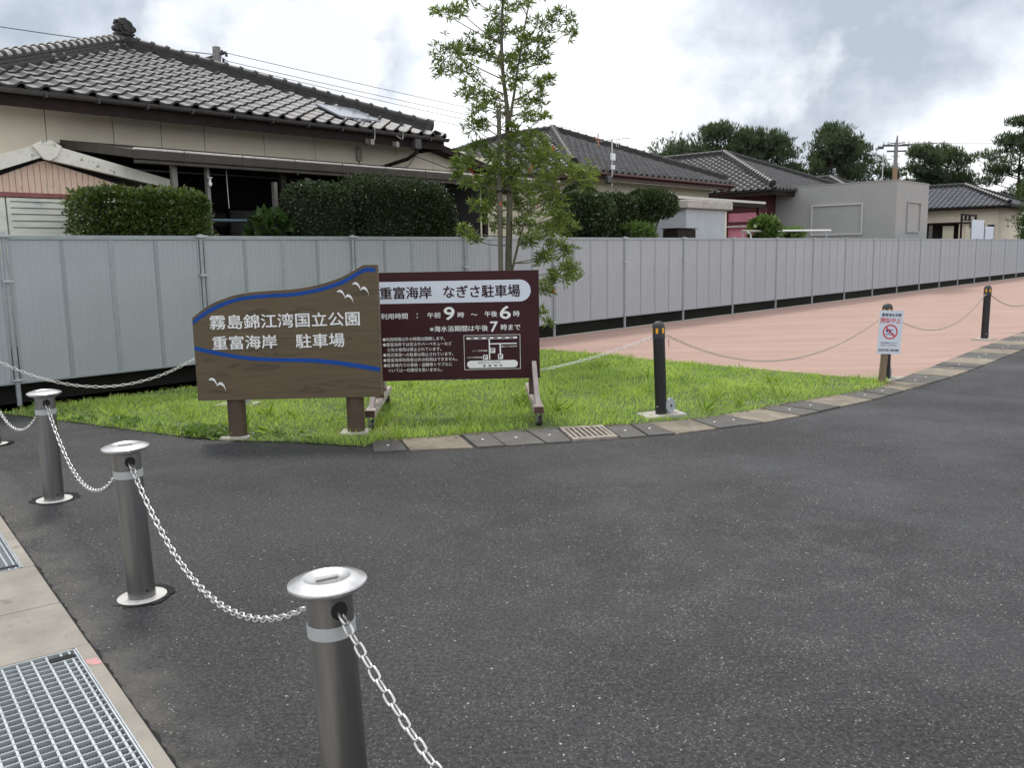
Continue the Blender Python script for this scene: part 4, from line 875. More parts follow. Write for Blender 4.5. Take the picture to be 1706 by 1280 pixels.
# ---------------------------------------------------------------- second, third, fourth houses
h2 = EF('tiled_house', 'cream house with red-brown gutter behind the young tree and round camellia bushes', 'house', 0, 0)
ro2, zp2 = hip_roof(h2, 3.23, 3.8, 3.70, 4.17, 2.0, .405, .29, .27, 'tilef', False, 'tiled', 'tilel', 'tiled')
q = B(); q.box(3.9, 10.9, 4.5, 11.9, 0, 3.52); q.obj('wall', 'cream2', h2)
for x in np.arange(4.0, 10.8, .9): B().box(x, x+.885, 4.485, 4.499, 3.12, 3.5).obj('wall_panel', 'cream2', h2)
q = B(); q.box(3.25, 11.5, 3.84, 3.90, 3.50, 3.66); q.box(11.45, 11.5, 3.90, 12, 3.5, 3.66); q.box(3.25, 3.30, 3.9, 12, 3.5, 3.66); q.obj('fascia', 'rbrown', h2)
B().tube([(3.2, 3.77, 3.63), (11.6, 3.77, 3.63)], .05, 10).obj('gutter', 'rbrown', h2, True); B().tube([(11.42, 3.80, 3.60), (11.38, 3.9, 3.45), (11.0, 4.3, 3.30), (10.95, 4.42, 3.1)], .04, 8).obj('downpipe', 'rbrown', h2)
B().box(4, 10.8, 3.92, 4.46, 3.47, 3.50).obj('soffit', 'cream2', h2)
h2_shade_pane = B(); h2_shade_pane.box(3.95, 10.85, 4.44, 4.48, .3, 2.9); h2_shade_pane.obj('window', 'glassd', h2)  # dark pane stretched over the lower wall, standing in for the porch shade
B().box(2.5, 5.2, 3.3, 4.4, 2.98, 3.04).obj('porch_roof', 'dbrown', h2)
B().box(4.0, 11.3, 2.64, 4.4, 2.92, 3.0).obj('lean_to_soffit', 'dbrown', h2); B().box(3.95, 11.42, 2.58, 2.64, 2.985, 3.055).obj('lean_to_edge', 'awnl', h2); B().box(3.95, 11.42, 2.59, 2.635, 2.86, 2.98).obj('lean_to_gutter', 'dbrown', h2)
for x in (5.0, 8.2, 11.2): B().box(x, x+.09, 2.7, 2.79, 0, 2.92).obj('lean_to_post', 'dred', h2)
mast = EF('tv_antenna', 'television antenna on a mast with two white boxes above the second roof', 'antenna', 4.7, 3.7)
B().tube([(0, 0, 3.3), (0, 0, 4.55)], .018, 8).obj('mast', 'alu', mast, True)
for z, s in ((4.07, .075), (3.80, .05)): B().box(-s, s, -.06, .0, z-.09*s/.075, z+.09*s/.075, .01).obj('booster_box', 'white', mast)
q = B(); q.tube([(-.62, 0, 4.43), (.85, 0, 4.64)], .010, 6)
for i in range(9): x = -.5+i*.15; z = 4.43+(x+.62)*.143; q.tube([(x, -.16+.01*i, z), (x, .16-.01*i, z)], .006, 5)
q.tube([(.2, 0, 4.55), (.2, 0, 4.36), (.3, 0, 4.36), (.3, 0, 4.56)], .008, 5); q.obj('yagi', 'alu', mast)
q = B(); q.tube([(-.72, -.1, 4.30), (-.5, .1, 4.62)], .012, 6); q.tube([(-.8, 0, 4.5), (-.45, 0, 4.42)], .014, 6); q.tube([(-.62, 0, 4.3), (-.6, 0, 4.66)], .008, 6); q.obj('reflector_elements', mat('rusty_metal', (.35, .16, .09), .7), mast)
B().box(-.25, -.04, -.05, .05, 3.38, 3.58, .02).obj('bracket', 'gutter', mast)
cable([(.02, 0, 3.4), (.08, -.02, 3.25), (.2, 0, 3.2), (.26, 0, 3.34), (.22, 0, 3.45)], .008, 'wire', mast)

h3 = EF('tiled_house', 'dark red and pink walled house with tiled hip roof next to the grey box building', 'house', 0, 0)
hip_roof(h3, 15.0, 4.0, 3.72, 4.5, 3.0, .41, .29, .28, 'tilef', False, 'tiled', 'tilel', 'tiled')
B().box(15.8, 23.2, 4.8, 15.2, 0, 3.62).obj('wall', 'dred', h3)
B().box(15.05, 15.1, 4.0, 15.9, 3.5, 3.66).obj('fascia', 'dbrown', h3); B().box(15.1, 24, 4.05, 4.1, 3.5, 3.66).obj('fascia', 'dbrown', h3)
pw = B(); pw.box(15.70, 15.79, 4.7, 15, 0, 2.95); pw.obj('pink_panel', 'pinkw', h3)
for y in (4.7, 6.2, 7.55, 9): B().box(15.62, 15.69, y, y+.12, 0, 3.0).obj('timber_post', 'dred', h3)
for z in (2.52, 2.98): B().box(15.63, 15.685, 4.6, 10, z, z+.09).obj('timber_rail', 'dred', h3)
B().box(15.55, 15.63, 4.7, 7.3, 2.42, 2.47).obj('sill', 'awnl', h3)

h4 = EF('tiled_house', 'cream house with tiled roof and dark open carport beyond the grey box building', 'house', 0, 0)
hip_roof(h4, 40.0, 2.14, 3.80, 3.3, 7.0, .40, .29, .28, 'tileb', False, 'tiled', 'tilel', 'tiled')
q = B(); q.box(40.75, 46, 2.9, 15.0, 2.95, 3.7); q.box(40.75, 46, 2.9, 4.6, 0, 2.95); q.box(40.9, 46, 4.6, 5.0, 0, 2.95); q.obj('wall', 'cream', h4)
B().box(41.5, 41.6, 5.0, 15, 0, 2.95).obj('carport_back', 'inside', h4); B().box(40.6, 40.66, 4.3, 15, 2.86, 2.95).obj('carport_beam', 'dbrown', h4); B().box(40.05, 40.1, 2.2, 15, 3.62, 3.76).obj('fascia', 'dbrown', h4); B().box(40.1, 46.5, 2.18, 2.24, 3.62, 3.76).obj('fascia', 'dbrown', h4)
B().box(40.0, 40.05, 2.2, 15, 3.74, 3.82).obj('gutter', 'gutter', h4)
for y in (6.4, 9.5): B().box(40.7, 40.85, y, y+.18, 0, 2.86).obj('carport_post', 'postb', h4)
B().box(40.70, 40.745, 3.1, 3.45, 1.6, 2.75).obj('window', 'glassd', h4); B().box(40.70, 40.745, 3.6, 4.4, 2.6, 2.85).obj('shutter_box', 'postb', h4)
B().box(41.0, 41.05, 5.3, 5.9, 1.6, 2.75).obj('door', 'cream2', h4)
h5 = EF('tiled_house', 'distant house of which only a low tiled roof shows above the grey box building', 'house', 0, 0)
hip_roof(h5, 30.4, 6.0, 3.72, 4.1, 2, .42, .29, .28, 'tilef', False, 'tiled', 'tilel', 'tiled'); B().box(31, 38, 6.8, 15, 0, 3.6).obj('wall', 'cream2', h5)
h6 = EF('tiled_house', 'distant tiled roof peeping over the last cream house under the pines', 'house', 0, 0)
hip_roof(h6, 52, 6.0, 4.1, 3.6, 6, .40, .29, .30, 'tileb', False, 'tiled', 'tilel', 'tiled'); B().box(52.7, 58, 6.7, 17, 0, 4.0).obj('wall', 'cream2', h6)
for (x0, x1, y0, z1, nm, lb) in ((28.0, 29.9, .9, 2.72, 'white_board', 'larger of two plain white boards standing behind the far fence'), (30.2, 31.6, .9, 2.45, 'white_board', 'smaller plain white board beside the larger one behind the far fence')):
    o = EF(nm, lb, 'board', x0, y0); B().box(0, x1-x0, 0, .03, .4, z1, .004).obj('panel', 'signpl', o)
    for x in (.1, x1-x0-.15): B().box(x, x+.06, .03, .09, 0, z1-.1).obj('post', 'postb', o)
ga = EF('timber_gate_frame', 'dark timber frame with square openings above the white board', 'frame', 28.0, 1.3)
q = B(); q.box(-.1, 2.2, 0, .08, 2.92, 3.0); q.box(-.1, 2.2, 0, .08, 2.70, 2.76)
for x in (-.1, .5, 1.1, 2.1): q.box(x, x+.12, .002, .078, 2.76, 2.92)
q.box(-.1, -.0, .004, .076, 0, 2.7); q.box(2.1, 2.2, .004, .076, 0, 2.7); q.obj('frame', 'dbrown', ga)

# ---------------------------------------------------------------- grey box building
gb = EF('grey_building', 'plain flat-roofed grey box building with blank framed panels', 'building', 16.74, .39)
gw = B(); X1, Y1, ZT = 3.4, 5.15, 3.84
def ribwall(bb_, a, b, z0_, z1_, out_):
    a, b = Vector(a), Vector(b); ln = (b-a).length; d = (b-a)/ln; n = int(ln/.14); o_ = Vector(out_); pts = []
    for i in range(n): s = i*ln/n; w1 = ln/n; pts += [a+d*s, a+d*(s+w1*.8), a+d*(s+w1*.84)-o_*.003, a+d*(s+w1*.96)-o_*.003]
    pts.append(b); m = len(pts); bb_.add([(p.x, p.y, z0_) for p in pts]+[(p.x, p.y, z1_) for p in pts], [(i, i+1, m+i+1, m+i) for i in range(m-1)])
ribwall(gw, (0, Y1, 0), (0, 0, 0), 0, ZT, (-1, 0, 0)); ribwall(gw, (0, 0, 0), (X1, 0, 0), 0, ZT, (0, -1, 0)); ribwall(gw, (X1, 0, 0), (X1, Y1, 0), 0, ZT, (1, 0, 0)); ribwall(gw, (X1, Y1, 0), (0, Y1, 0), 0, ZT, (0, 1, 0))
gw.obj('cladding', 'greybox', gb); B().box(-.02, X1+.02, -.02, Y1+.02, ZT, ZT+.03).obj('roof', 'greybox', gb)
def frame(par, mat_, ax, a0_, a1_, z0_, z1_, w_, y):
    q = B()
    for (p, q_, r, s_) in ((a0_, a1_, z0_, z0_+w_), (a0_, a1_, z1_-w_, z1_), (a0_, a0_+w_, z0_+w_, z1_-w_), (a1_-w_, a1_, z0_+w_, z1_-w_)):
        if ax == 'y': q.box(y-.05, y-.001, p, q_, r, s_)
        else: q.box(p, q_, y-.05, y-.001, r, s_)
    return q.obj('panel_frame', mat_, par)
frame(gb, 'greytrim', 'y', 1.12, 3.0, 2.03, 3.13, .045, -.002); frame(gb, 'greybox', 'x', 1.08, 2.48, 2.08, 3.17, .045, -.002)

# ---------------------------------------------------------------- small painted concrete store by the fence
cs_ = EF('concrete_hut', 'small flat-topped blue-white concrete hut behind the fence beside the camellias', 'hut', 4.0, 1.0)
B().box(0, 1.92, 0, 2.6, 0, 2.58, .01).obj('wall', 'cblock', cs_); B().box(-.12, 2.10, -.12, 2.7, 2.584, 2.79, .02).obj('roof_slab', 'conc_pale', cs_)
B().box(1.93, 2.1, .05, 1.5, 0, 2.56).obj('side_pier', 'cream2', cs_)
for z in (2.32, 2.24): B().tube([(2.1, .4, z), (2.75, .42, z)], .018, 8).obj('pipe', 'pale_lum', cs_)
rl = EF('handrail', 'pale curved handrail behind the fence between the concrete hut and the big-leaved bush', 'handrail', 6.3, .7)
B().tube([(0, 0, 2.05), (1.5, 0, 2.05)], .03, 8).obj('rail', 'pale_lum', rl, True); B().tube([(.2, -.05, 2.02), (.35, -.05, 1.98), (.4, -.05, 1.85), (.4, -.05, 0)], .025, 8).obj('rail', 'white', rl, True)
for x in (0.03, 1.45): B().tube([(x, 0, 0), (x, 0, 2.05)], .02, 6).obj('post', 'pale_lum', rl)
bx = EF('black_bin', 'low black box behind the fence in front of the concrete hut', 'box', 2.9, .55); B().box(0, .8, 0, .4, 0, 2.06, .02).obj('body', 'dbrown', bx); B().box(-.02, .82, -.02, .42, 2.065, 2.09).obj('lid', 'hole', bx)
tb = EF('white_pipe', 'pale horizontal pipe lying behind the fence top near the big-leaved bush', 'pipe', 7.9, .5); B().tube([(0, 0, 2.06), (3.6, 0, 2.10)], .028, 8).obj('tube', 'white', tb, True)
for x in (.2, 3.3): B().tube([(x, 0, 0), (x, 0, 2.05)], .02, 6).obj('support', 'galv', tb)

# ---------------------------------------------------------------- shed at the far left
sh_ = EF('garden_shed', 'small gabled shed with mildewed cream verge boards and salmon cladding', 'shed', -10.5, 1.35)
B().prism([(-.55, 2.42), (-.62, 2.62), (-.10, 2.84), (0, 2.86), (.12, 2.83), (1.50, 2.47), (1.4, 2.40)], .03, .06).obj('gable_backing', 'hole', sh_)
xs = np.arange(-.62, 1.35, .072)
for i, x in enumerate(xs):
    def zt(x): return 2.80-.30*abs(x)*.92 if x > 0 else 2.80+.42*x
    B().prism([(x+.003, 2.40), (x+.069, 2.40), (x+.069, zt(x+.069)), (x+.003, zt(x))], 0, .028).obj('cladding_strip', 'shedp', sh_)
B().prism([(.02, 2.80), (.04, 2.99), (1.56, 2.64), (1.56, 2.52)], -.12, -.03).obj('verge_board', 'shedw', sh_)
B().prism([(-.06, 2.82), (-.12, 2.96), (-1.4, 2.50), (-1.4, 2.32)], -.12, -.03).obj('verge_board', 'shedw', sh_)
B().prism([(-.16, 2.95), (-.02, 3.03), (.06, 3.03), (.18, 2.965), (.10, 2.83), (.02, 2.785), (-.04, 2.80)], -.16, -.122).obj('ridge_cap', 'shedw', sh_)
rf = B(); rf.add([(0, -.02, 2.99), (1.58, -.02, 2.65), (1.58, 2, 2.65), (0, 2, 2.99), (-1.45, -.02, 2.53), (-1.45, 2, 2.53), (0, -.02, 2.95), (1.58, -.02, 2.61), (1.58, 2, 2.61), (0, 2, 2.95), (-1.45, -.02, 2.49), (-1.45, 2, 2.49)], [(0, 1, 2, 3), (0, 3, 5, 4), (6, 9, 8, 7), (6, 10, 11, 9), (0, 6, 7, 1), (4, 10, 6, 0), (1, 7, 8, 2)]); rf.obj('roof', 'shedw', sh_)
B().box(-1.2, .5, -.03, .03, 2.345, 2.395).obj('red_strip', 'shedr', sh_)
B().box(-1.2, 1.3, .04, 1.9, 0, 2.4).obj('wall', 'shedc', sh_)
B().box(-.46, .42, -.02, .035, .2, 2.335, .01).obj('front_panel', 'shedc', sh_); B().box(-1.1, -.48, -.02, .035, .2, 2.335, .01).obj('front_panel', 'shedc', sh_)
for z in (2.29, 2.215, 2.14, 2.06, 1.98): B().box(-.42, .28, -.026, -.0205, z-.004, z+.004).obj('panel_groove', 'gutter', sh_)
dpn = EF('drain_stub', 'short grey pipe end poking out beside the fence post at the picture edge', 'pipe', -11.75, .15); B().tube([(-.4, 0, .78), (.12, 0, .74)], .07, 12).obj('tube', 'galv', dpn, True); B().tube([(-.38, 0, 0), (-.38, 0, .78)], .06, 10).obj('tube', 'galv', dpn, True)

# ================================================================ foliage
def leaves(P, D, ln, wd, fold=.25, curl=.15):
    """diamond leaves folded on the midrib: P base points, D directions"""
    n = len(P); D = D/np.linalg.norm(D, axis=1, keepdims=True); r = RNG.normal(size=(n, 3)); S_ = np.cross(D, r); S_ /= np.linalg.norm(S_, axis=1, keepdims=True); U_ = np.cross(S_, D)
    ln = np.broadcast_to(ln, n)[:, None]; wd = np.broadcast_to(wd, n)[:, None]
    m = P+D*ln*.45; a = m+S_*wd*.5+U_*wd*fold; b = m-S_*wd*.5+U_*wd*fold; tip = P+D*ln-U_*ln*curl
    V = np.stack([P, a, tip, b], 1).reshape(-1, 3); i = np.arange(n)[:, None]*4
    return V, np.concatenate([np.stack([i+0, i+1, i+2], 2).reshape(-1, 3), np.stack([i+0, i+2, i+3], 2).reshape(-1, 3)], 1).reshape(-1, 3)
def inpoly(x, y, P):
    P = np.array(P); r = np.zeros(len(x), bool); j = len(P)-1
    for i in range(len(P)):
        c = ((P[i, 1] > y) != (P[j, 1] > y)) & (x < (P[j, 0]-P[i, 0])*(y-P[i, 1])/(P[j, 1]-P[i, 1]+1e-12)+P[i, 0]); r ^= c; j = i
    return r
# ---- grass
def vnoise(x, y, s, seed):
    g_ = np.random.default_rng(seed).random((64, 64)); X = x*s; Y = y*s; i = np.floor(X).astype(int); j = np.floor(Y).astype(int); u = X-i; v = Y-j; u = u*u*(3-2*u); v = v*v*(3-2*v)
    q = lambda a, b: g_[a % 64, b % 64]
    return (q(i, j)*(1-u)+q(i+1, j)*u)*(1-v)+(q(i, j+1)*(1-u)+q(i+1, j+1)*u)*v
grass_poly = [(p[0], p[1]-.02) for p in GF]+[(-1.15, 7.20)]+[(p[0]+.0, p[1]-.02) for p in KI[1:6]]+lawn_pts[len(GF)+6:]
Ng = 215000
gx = RNG.uniform(-6.7, 4.6, Ng); gy = RNG.uniform(7, 15.2, Ng); ok = inpoly(gx, gy, grass_poly)
den = .30+.70*vnoise(gx, gy, 3.1, 3); bare = np.minimum(np.hypot(gx+2.40, gy-7.50), np.minimum(np.hypot(gx+1.37, gy-7.60), np.hypot(gx-.25, gy-7.70))); den = den*np.clip((bare-.10)/.16, .12, 1); near = np.clip(1.25-(gy-7)/11, .35, 1); ok &= RNG.random(Ng) < den*near
foot = ((gx-1.42)/.27)**2+((gy-8.17)/.2)**2 < 1
ok &= ~foot; ok &= ~(((gx-.30)/.13)**2+((gy-7.66)/.14)**2 < 1)
gx, gy = gx[ok], gy[ok]; n = len(gx)
lush = vnoise(gx, gy, 1.6, 5); tuft = vnoise(gx, gy, 6.0, 9)
h = (.026+.034*lush+.036*tuft**2)*RNG.uniform(.5, 1.35, n); edge = np.clip((8.3-gy)/1.0, 0, 1); h *= 1+.35*edge*(lush > .45)
az = RNG.uniform(0, 2*np.pi, n); lean = RNG.uniform(.3, 1.5, n)*h; wb = RNG.uniform(.002, .0045, n)*(1+.3*(gy > 9.5)+ .4*(gy > 11))
dx, dy = np.cos(az), np.sin(az); ox, oy = -dy*wb, dx*wb; z = np.full(n, .004)
V = np.stack([np.stack([gx-ox, gy-oy, z], 1), np.stack([gx+ox, gy+oy, z], 1), np.stack([gx+dx*lean*.35+ox*.8, gy+dy*lean*.35+oy*.8, h*.6], 1), np.stack([gx+dx*lean*.35-ox*.8, gy+dy*lean*.35-oy*.8, h*.6], 1), np.stack([gx+dx*lean, gy+dy*lean, h*RNG.uniform(.75, 1.05, n)], 1)], 1).reshape(-1, 3)
i = np.arange(n)*5; F = np.concatenate([np.stack([i, i+1, i+2], 1), np.stack([i, i+2, i+3], 1), np.stack([i+3, i+2, i+4], 1)], 0)
o = linknp('grass', V, F, 'grass'); kind(o, 'stuff', 'bright green unmown grass of the curved lawn')
# coarse long-leaved tufts
cx = []; 
for _ in range(190):
    x, y = random.uniform(-6, 4.2), random.uniform(7, 12.5)
    if inpoly(np.array([x]), np.array([y]), grass_poly)[0] and (y < 9.3 or random.random() < .35): cx.append((x, y))
P = []; D = []; Ln = []
for x, y in cx:
    m = random.randint(5, 14); s = random.uniform(.6, 1.25)
    for _ in range(m): a = random.uniform(0, 6.283); P.append((x+random.gauss(0, .03), y+random.gauss(0, .03), .01)); D.append((math.cos(a), math.sin(a), random.uniform(.4, 2.2))); Ln.append(s*random.uniform(.08, .17))
V, F = leaves(np.array(P), np.array(D), np.array(Ln), .009, .2, .35); o = linknp('weeds', V, F, 'grass'); kind(o, 'stuff', 'coarse longer grass tufts in the lawn')
# broad-leaved weeds at the asphalt edge on the left, under the wooden sign
P = []; D = []; Ln = []
for _ in range(120):
    u = random.random(); x = -5.2+u*3.6 if random.random() < .45 else random.gauss(-2.75, .16); yb = np.interp(x, [p[0] for p in GF], [p[1] for p in GF]); y = yb+random.uniform(.0, .28)
    for _ in range(random.randint(6, 14)): a = random.uniform(0, 6.283); P.append((x+random.gauss(0, .03), y+random.gauss(0, .03), random.uniform(.01, .06))); D.append((math.cos(a), math.sin(a), random.uniform(.15, .9))); Ln.append(random.uniform(.03, .065))
V, F = leaves(np.array(P), np.array(D), np.array(Ln), .028, .12, .2); o = linknp('broad_weeds', V, F, 'weed'); kind(o, 'stuff', 'low broad-leaved weeds along the lawn edge')
# dry clippings and gap moss along the gutter edge
P = RNG.uniform(0, 1, (500, 3)); q = []
for k in range(500): a = along(KI, RNG.uniform(0, 6.5)); q.append((a[0]+RNG.normal(0, .05), a[1]-abs(RNG.normal(0, .05)), .018))
V, F = leaves(np.array(q), np.stack([RNG.normal(size=500), RNG.normal(size=500), np.full(500, .08)], 1), RNG.uniform(.02, .06, 500), .004); o = linknp('litter', V, F, mat_name := 'litter') if 'litter' in MT else (MT.update(litter=mat('dry_grass_litter', (.22, .17, .09), .9)), linknp('litter', V, F, 'litter'))[1]; kind(o, 'stuff', 'dry grass litter along the gutter covers')

# ---- hedges
def hedge(name, label, cat, boxes, m, nleaf, ln, wd, legs=(), group=None, rough=.07):
    """boxes in street coords: (t0,t1,n0,n1,z0,z1,round)"""
    t0, n0 = boxes[0][0], boxes[0][2]; t = EF(name, label, cat, t0, n0, 0, group)
    Ps = []; Ds = []; core = B()
    tot = sum((b[1]-b[0])*(b[5]-b[4]) for b in boxes)
    for (a, b_, c, d_, e_, f, rd2) in boxes:
        k = int(nleaf*(b_-a)*(f-e_)/tot)
        sx, sy, sz = b_-a, d_-c, f-e_; ar = np.array([sy*sz, sy*sz*.6, sx*sz, sx*sz, sx*sy, sx*sy*.15]); fc = RNG.choice(6, k, p=ar/ar.sum()); q = RNG.uniform(-1, 1, (k, 3)); q[np.arange(k), np.array([0, 0, 1, 1, 2, 2])[fc]] = np.array([1, -1, -1, 1, 1, -1])[fc]
        pw_ = 2/rd2; v = q/np.sum(np.abs(q)**pw_, 1, keepdims=True)**(1/pw_); v, q = np.sign(v)*np.abs(v)**(pw_-1), v; v = v/np.linalg.norm(v, axis=1, keepdims=True)
        lump = .5*vnoise(q[:, 0]*3+a, q[:, 2]*3+q[:, 1]*2, 1.7, 21)+.5*vnoise(q[:, 0]*8, q[:, 2]*7+q[:, 1]*5, 1.3, 22)
        rr2 = 1.02-rough*2.6*(1-lump)-RNG.exponential(.05, k)+(RNG.random(k) < .05)*RNG.uniform(0, .09, k)
        P_ = np.stack([(a+b_)/2+q[:, 0]*(b_-a)/2*rr2, (c+d_)/2+q[:, 1]*(d_-c)/2*rr2, (e_+f)/2+q[:, 2]*(f-e_)/2*rr2], 1)
        Ps.append(P_-[t0, n0, 0]); Ds.append(v*1.0+RNG.normal(size=(k, 3))*.75+[0, 0, .35])
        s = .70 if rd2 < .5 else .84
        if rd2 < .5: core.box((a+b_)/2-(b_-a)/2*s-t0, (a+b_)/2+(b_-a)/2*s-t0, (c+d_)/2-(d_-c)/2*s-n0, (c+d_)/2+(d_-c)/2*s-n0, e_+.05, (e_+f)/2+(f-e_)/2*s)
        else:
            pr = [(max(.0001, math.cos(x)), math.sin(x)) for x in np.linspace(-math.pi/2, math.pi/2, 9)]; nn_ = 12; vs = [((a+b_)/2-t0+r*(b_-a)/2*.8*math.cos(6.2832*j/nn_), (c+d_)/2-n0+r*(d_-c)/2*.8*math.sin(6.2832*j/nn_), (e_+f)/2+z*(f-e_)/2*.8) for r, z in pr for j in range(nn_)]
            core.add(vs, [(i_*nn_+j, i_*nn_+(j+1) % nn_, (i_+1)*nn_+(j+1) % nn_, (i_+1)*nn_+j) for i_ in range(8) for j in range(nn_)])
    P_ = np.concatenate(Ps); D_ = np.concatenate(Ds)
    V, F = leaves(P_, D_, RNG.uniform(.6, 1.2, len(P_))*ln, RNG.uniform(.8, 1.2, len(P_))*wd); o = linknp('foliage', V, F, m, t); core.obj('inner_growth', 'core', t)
    for (x, y, z0_, z1_, r, lx) in legs: B().tube([(x-t0, y-n0, z0_), (x+lx*.4-t0, y-n0, (z0_+z1_)/2), (x+lx-t0, y-n0, z1_)], [r, r*.8, r*.6], 8).obj('stem', 'twig', t, True)
    return t
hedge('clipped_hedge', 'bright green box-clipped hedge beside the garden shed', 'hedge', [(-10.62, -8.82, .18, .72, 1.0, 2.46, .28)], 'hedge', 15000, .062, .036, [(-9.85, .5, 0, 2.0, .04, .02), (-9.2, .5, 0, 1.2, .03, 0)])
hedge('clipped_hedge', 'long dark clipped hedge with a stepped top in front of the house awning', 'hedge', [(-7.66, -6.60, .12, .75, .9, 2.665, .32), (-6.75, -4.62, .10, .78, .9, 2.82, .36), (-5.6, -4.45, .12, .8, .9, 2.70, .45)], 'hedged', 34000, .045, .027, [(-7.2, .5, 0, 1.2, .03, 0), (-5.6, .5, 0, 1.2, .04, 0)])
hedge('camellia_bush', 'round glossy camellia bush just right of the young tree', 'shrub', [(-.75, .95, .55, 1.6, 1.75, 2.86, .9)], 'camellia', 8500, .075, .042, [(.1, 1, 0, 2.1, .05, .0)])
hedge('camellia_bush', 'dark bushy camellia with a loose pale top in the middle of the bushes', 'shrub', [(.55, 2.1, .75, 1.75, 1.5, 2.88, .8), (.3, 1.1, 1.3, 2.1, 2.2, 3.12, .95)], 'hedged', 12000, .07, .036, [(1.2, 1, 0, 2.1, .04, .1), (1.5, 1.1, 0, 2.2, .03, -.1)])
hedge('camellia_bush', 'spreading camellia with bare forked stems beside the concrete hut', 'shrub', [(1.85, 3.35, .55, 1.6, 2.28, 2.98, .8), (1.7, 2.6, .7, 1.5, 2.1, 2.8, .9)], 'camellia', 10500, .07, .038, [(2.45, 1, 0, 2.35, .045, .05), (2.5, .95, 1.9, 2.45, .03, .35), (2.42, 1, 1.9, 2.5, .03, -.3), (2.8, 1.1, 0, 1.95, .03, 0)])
hedge('fern_clump', 'low light green fern below the dark camellia', 'fern', [(.7, 1.8, .3, .8, 1.75, 2.1, .9)], 'big', 500, .20, .03)
hedge('potted_shrub', 'low bushy plant with broad rounded leaves under the house awning', 'plant', [(-8.15, -7.45, .35, .85, 1.4, 2.22, .95)], 'bigdark', 260, .17, .13, [(-7.8, .6, 0, 1.8, .02, 0)])
hedge('climbing_bush', 'big-leaved light green bush standing before the pink wall and grey building', 'shrub', [(7.15, 8.35, .5, 1.1, 1.7, 2.44, .85)], 'big', 520, .17, .13, [(7.7, .8, 0, 1.9, .03, 0)])
hedge('small_shrub', 'low yellow-green shrub at the foot of the grey building wall', 'shrub', [(8.6, 10.1, .5, .9, 1.8, 2.18, .8)], 'weed', 900, .07, .03, [(9.3, .7, 0, 1.9, .02, 0)])
hedge('bushy_tree', 'leafy pine branch mass closing the view at the picture edge beyond the fence', 'tree', [(22.0, 27.0, -6.2+5.8, 2.2, 1.7, 3.35, .8)], 'pine2', 100, .1, .03) if False else None

# ---- young street tree
yt = E('young_tree', 'slender young tree with whorled leaves standing behind the maroon board', 'tree', (0, 12.6, 0))
UPC = [(-.88, 4.93, .14), (-.64, 4.8, .14), (-.81, 4.38, .23), (-.56, 4.48, .21), (-.29, 4.4, .21), (-.9, 4.19, .12), (-.6, 4.08, .21), (-.37, 3.86, .19), (-.58, 3.83, .12), (-.06, 4.85, .19), (.22, 4.91, .14), (.02, 4.61, .21), (-.18, 4.7, .14), (.31, 4.41, .21), (.51, 4.23, .17), (.48, 4.72, .16), (.77, 4.76, .14), (.89, 4.66, .12), (.57, 4.49, .16), (.15, 4.15, .21), (-.04, 4.26, .19), (.41, 3.93, .19), (.07, 3.9, .17), (.59, 4.03, .1), (-.19, 3.7, .16), (-.04, 3.54, .12), (-.42, 3.5, .12), (.28, 3.69, .17), (.51, 3.73, .12), (.29, 3.45, .12), (-.47, 3.32, .12), (.06, 3.29, .12), (-.34, 3.32, .1), (.5, 3.42, .1), (.0, 5.1, .18), (-.5, 5.1, .15), (.4, 5.15, .15), (.05, 5.4, .15)]
LOC = [(-.39, 3.05, .16), (-.6, 2.83, .17), (-.14, 2.91, .19), (.12, 3.1, .16), (.46, 3.06, .19), (.56, 2.87, .21), (.28, 2.82, .21), (.03, 2.67, .21), (.77, 2.68, .23), (1.03, 2.64, .17), (1.17, 2.55, .1), (.45, 2.54, .23), (.15, 2.46, .21), (-.3, 2.6, .19), (-.53, 2.56, .12), (-.15, 2.33, .21), (.21, 2.24, .21), (.55, 2.29, .21), (-.41, 2.22, .16), (-.65, 1.92, .12), (-.5, 1.76, .08), (-.22, 2.01, .16), (.19, 1.96, .17), (.54, 1.9, .23), (.74, 1.61, .21), (.82, 1.36, .16), (.46, 1.49, .16), (.29, 1.75, .14), (.65, 1.19, .17), (.91, 1.21, .1), (.47, 1.02, .14), (.43, .72, .09), (.53, .56, .05), (.66, 2.06, .21), (.83, 1.91, .12), (-.73, 2.79, .09), (.33, 3.2, .1), (-.23, 2.72, .14), (-.78, 2.69, .07)]
def smooth(pts, k=5):
    P_ = [Vector(p) for p in pts]; o_ = []
    for i_ in range(len(P_)-1):
        p0, p1, p2, p3 = P_[max(i_-1, 0)], P_[i_], P_[i_+1], P_[min(i_+2, len(P_)-1)]
        for j in range(k): t_ = j/k; o_.append(.5*((2*p1)+(p2-p0)*t_+(2*p0-5*p1+4*p2-p3)*t_*t_+(3*p1-p0-3*p2+p3)*t_**3))
    return o_+[P_[-1]]
tr = smooth([(.01, 0, -.03), (-.0, 0, .7), (-.02, 0, 1.33), (0, 0, 1.92), (.02, .01, 2.59), (.0, 0, 3.25), (.0, -.02, 3.57), (-.05, 0, 4.06), (-.06, .02, 4.54), (-.03, 0, 5.01), (.02, 0, 5.45)])
B().tube(tr, [max(.007, .058*(1-.0)*(1-p.z/5.9)**.8+.004) for p in tr], 10).obj('trunk', 'bark', yt, True)
t2 = smooth([(.02, -.03, 3.35), (.10, -.05, 3.75), (.15, -.06, 4.06), (.24, -.08, 4.53), (.32, -.1, 4.92)]); B().tube(t2, [.022-.015*i_/len(t2) for i_ in range(len(t2))], 8).obj('branch', 'bark', yt, True)
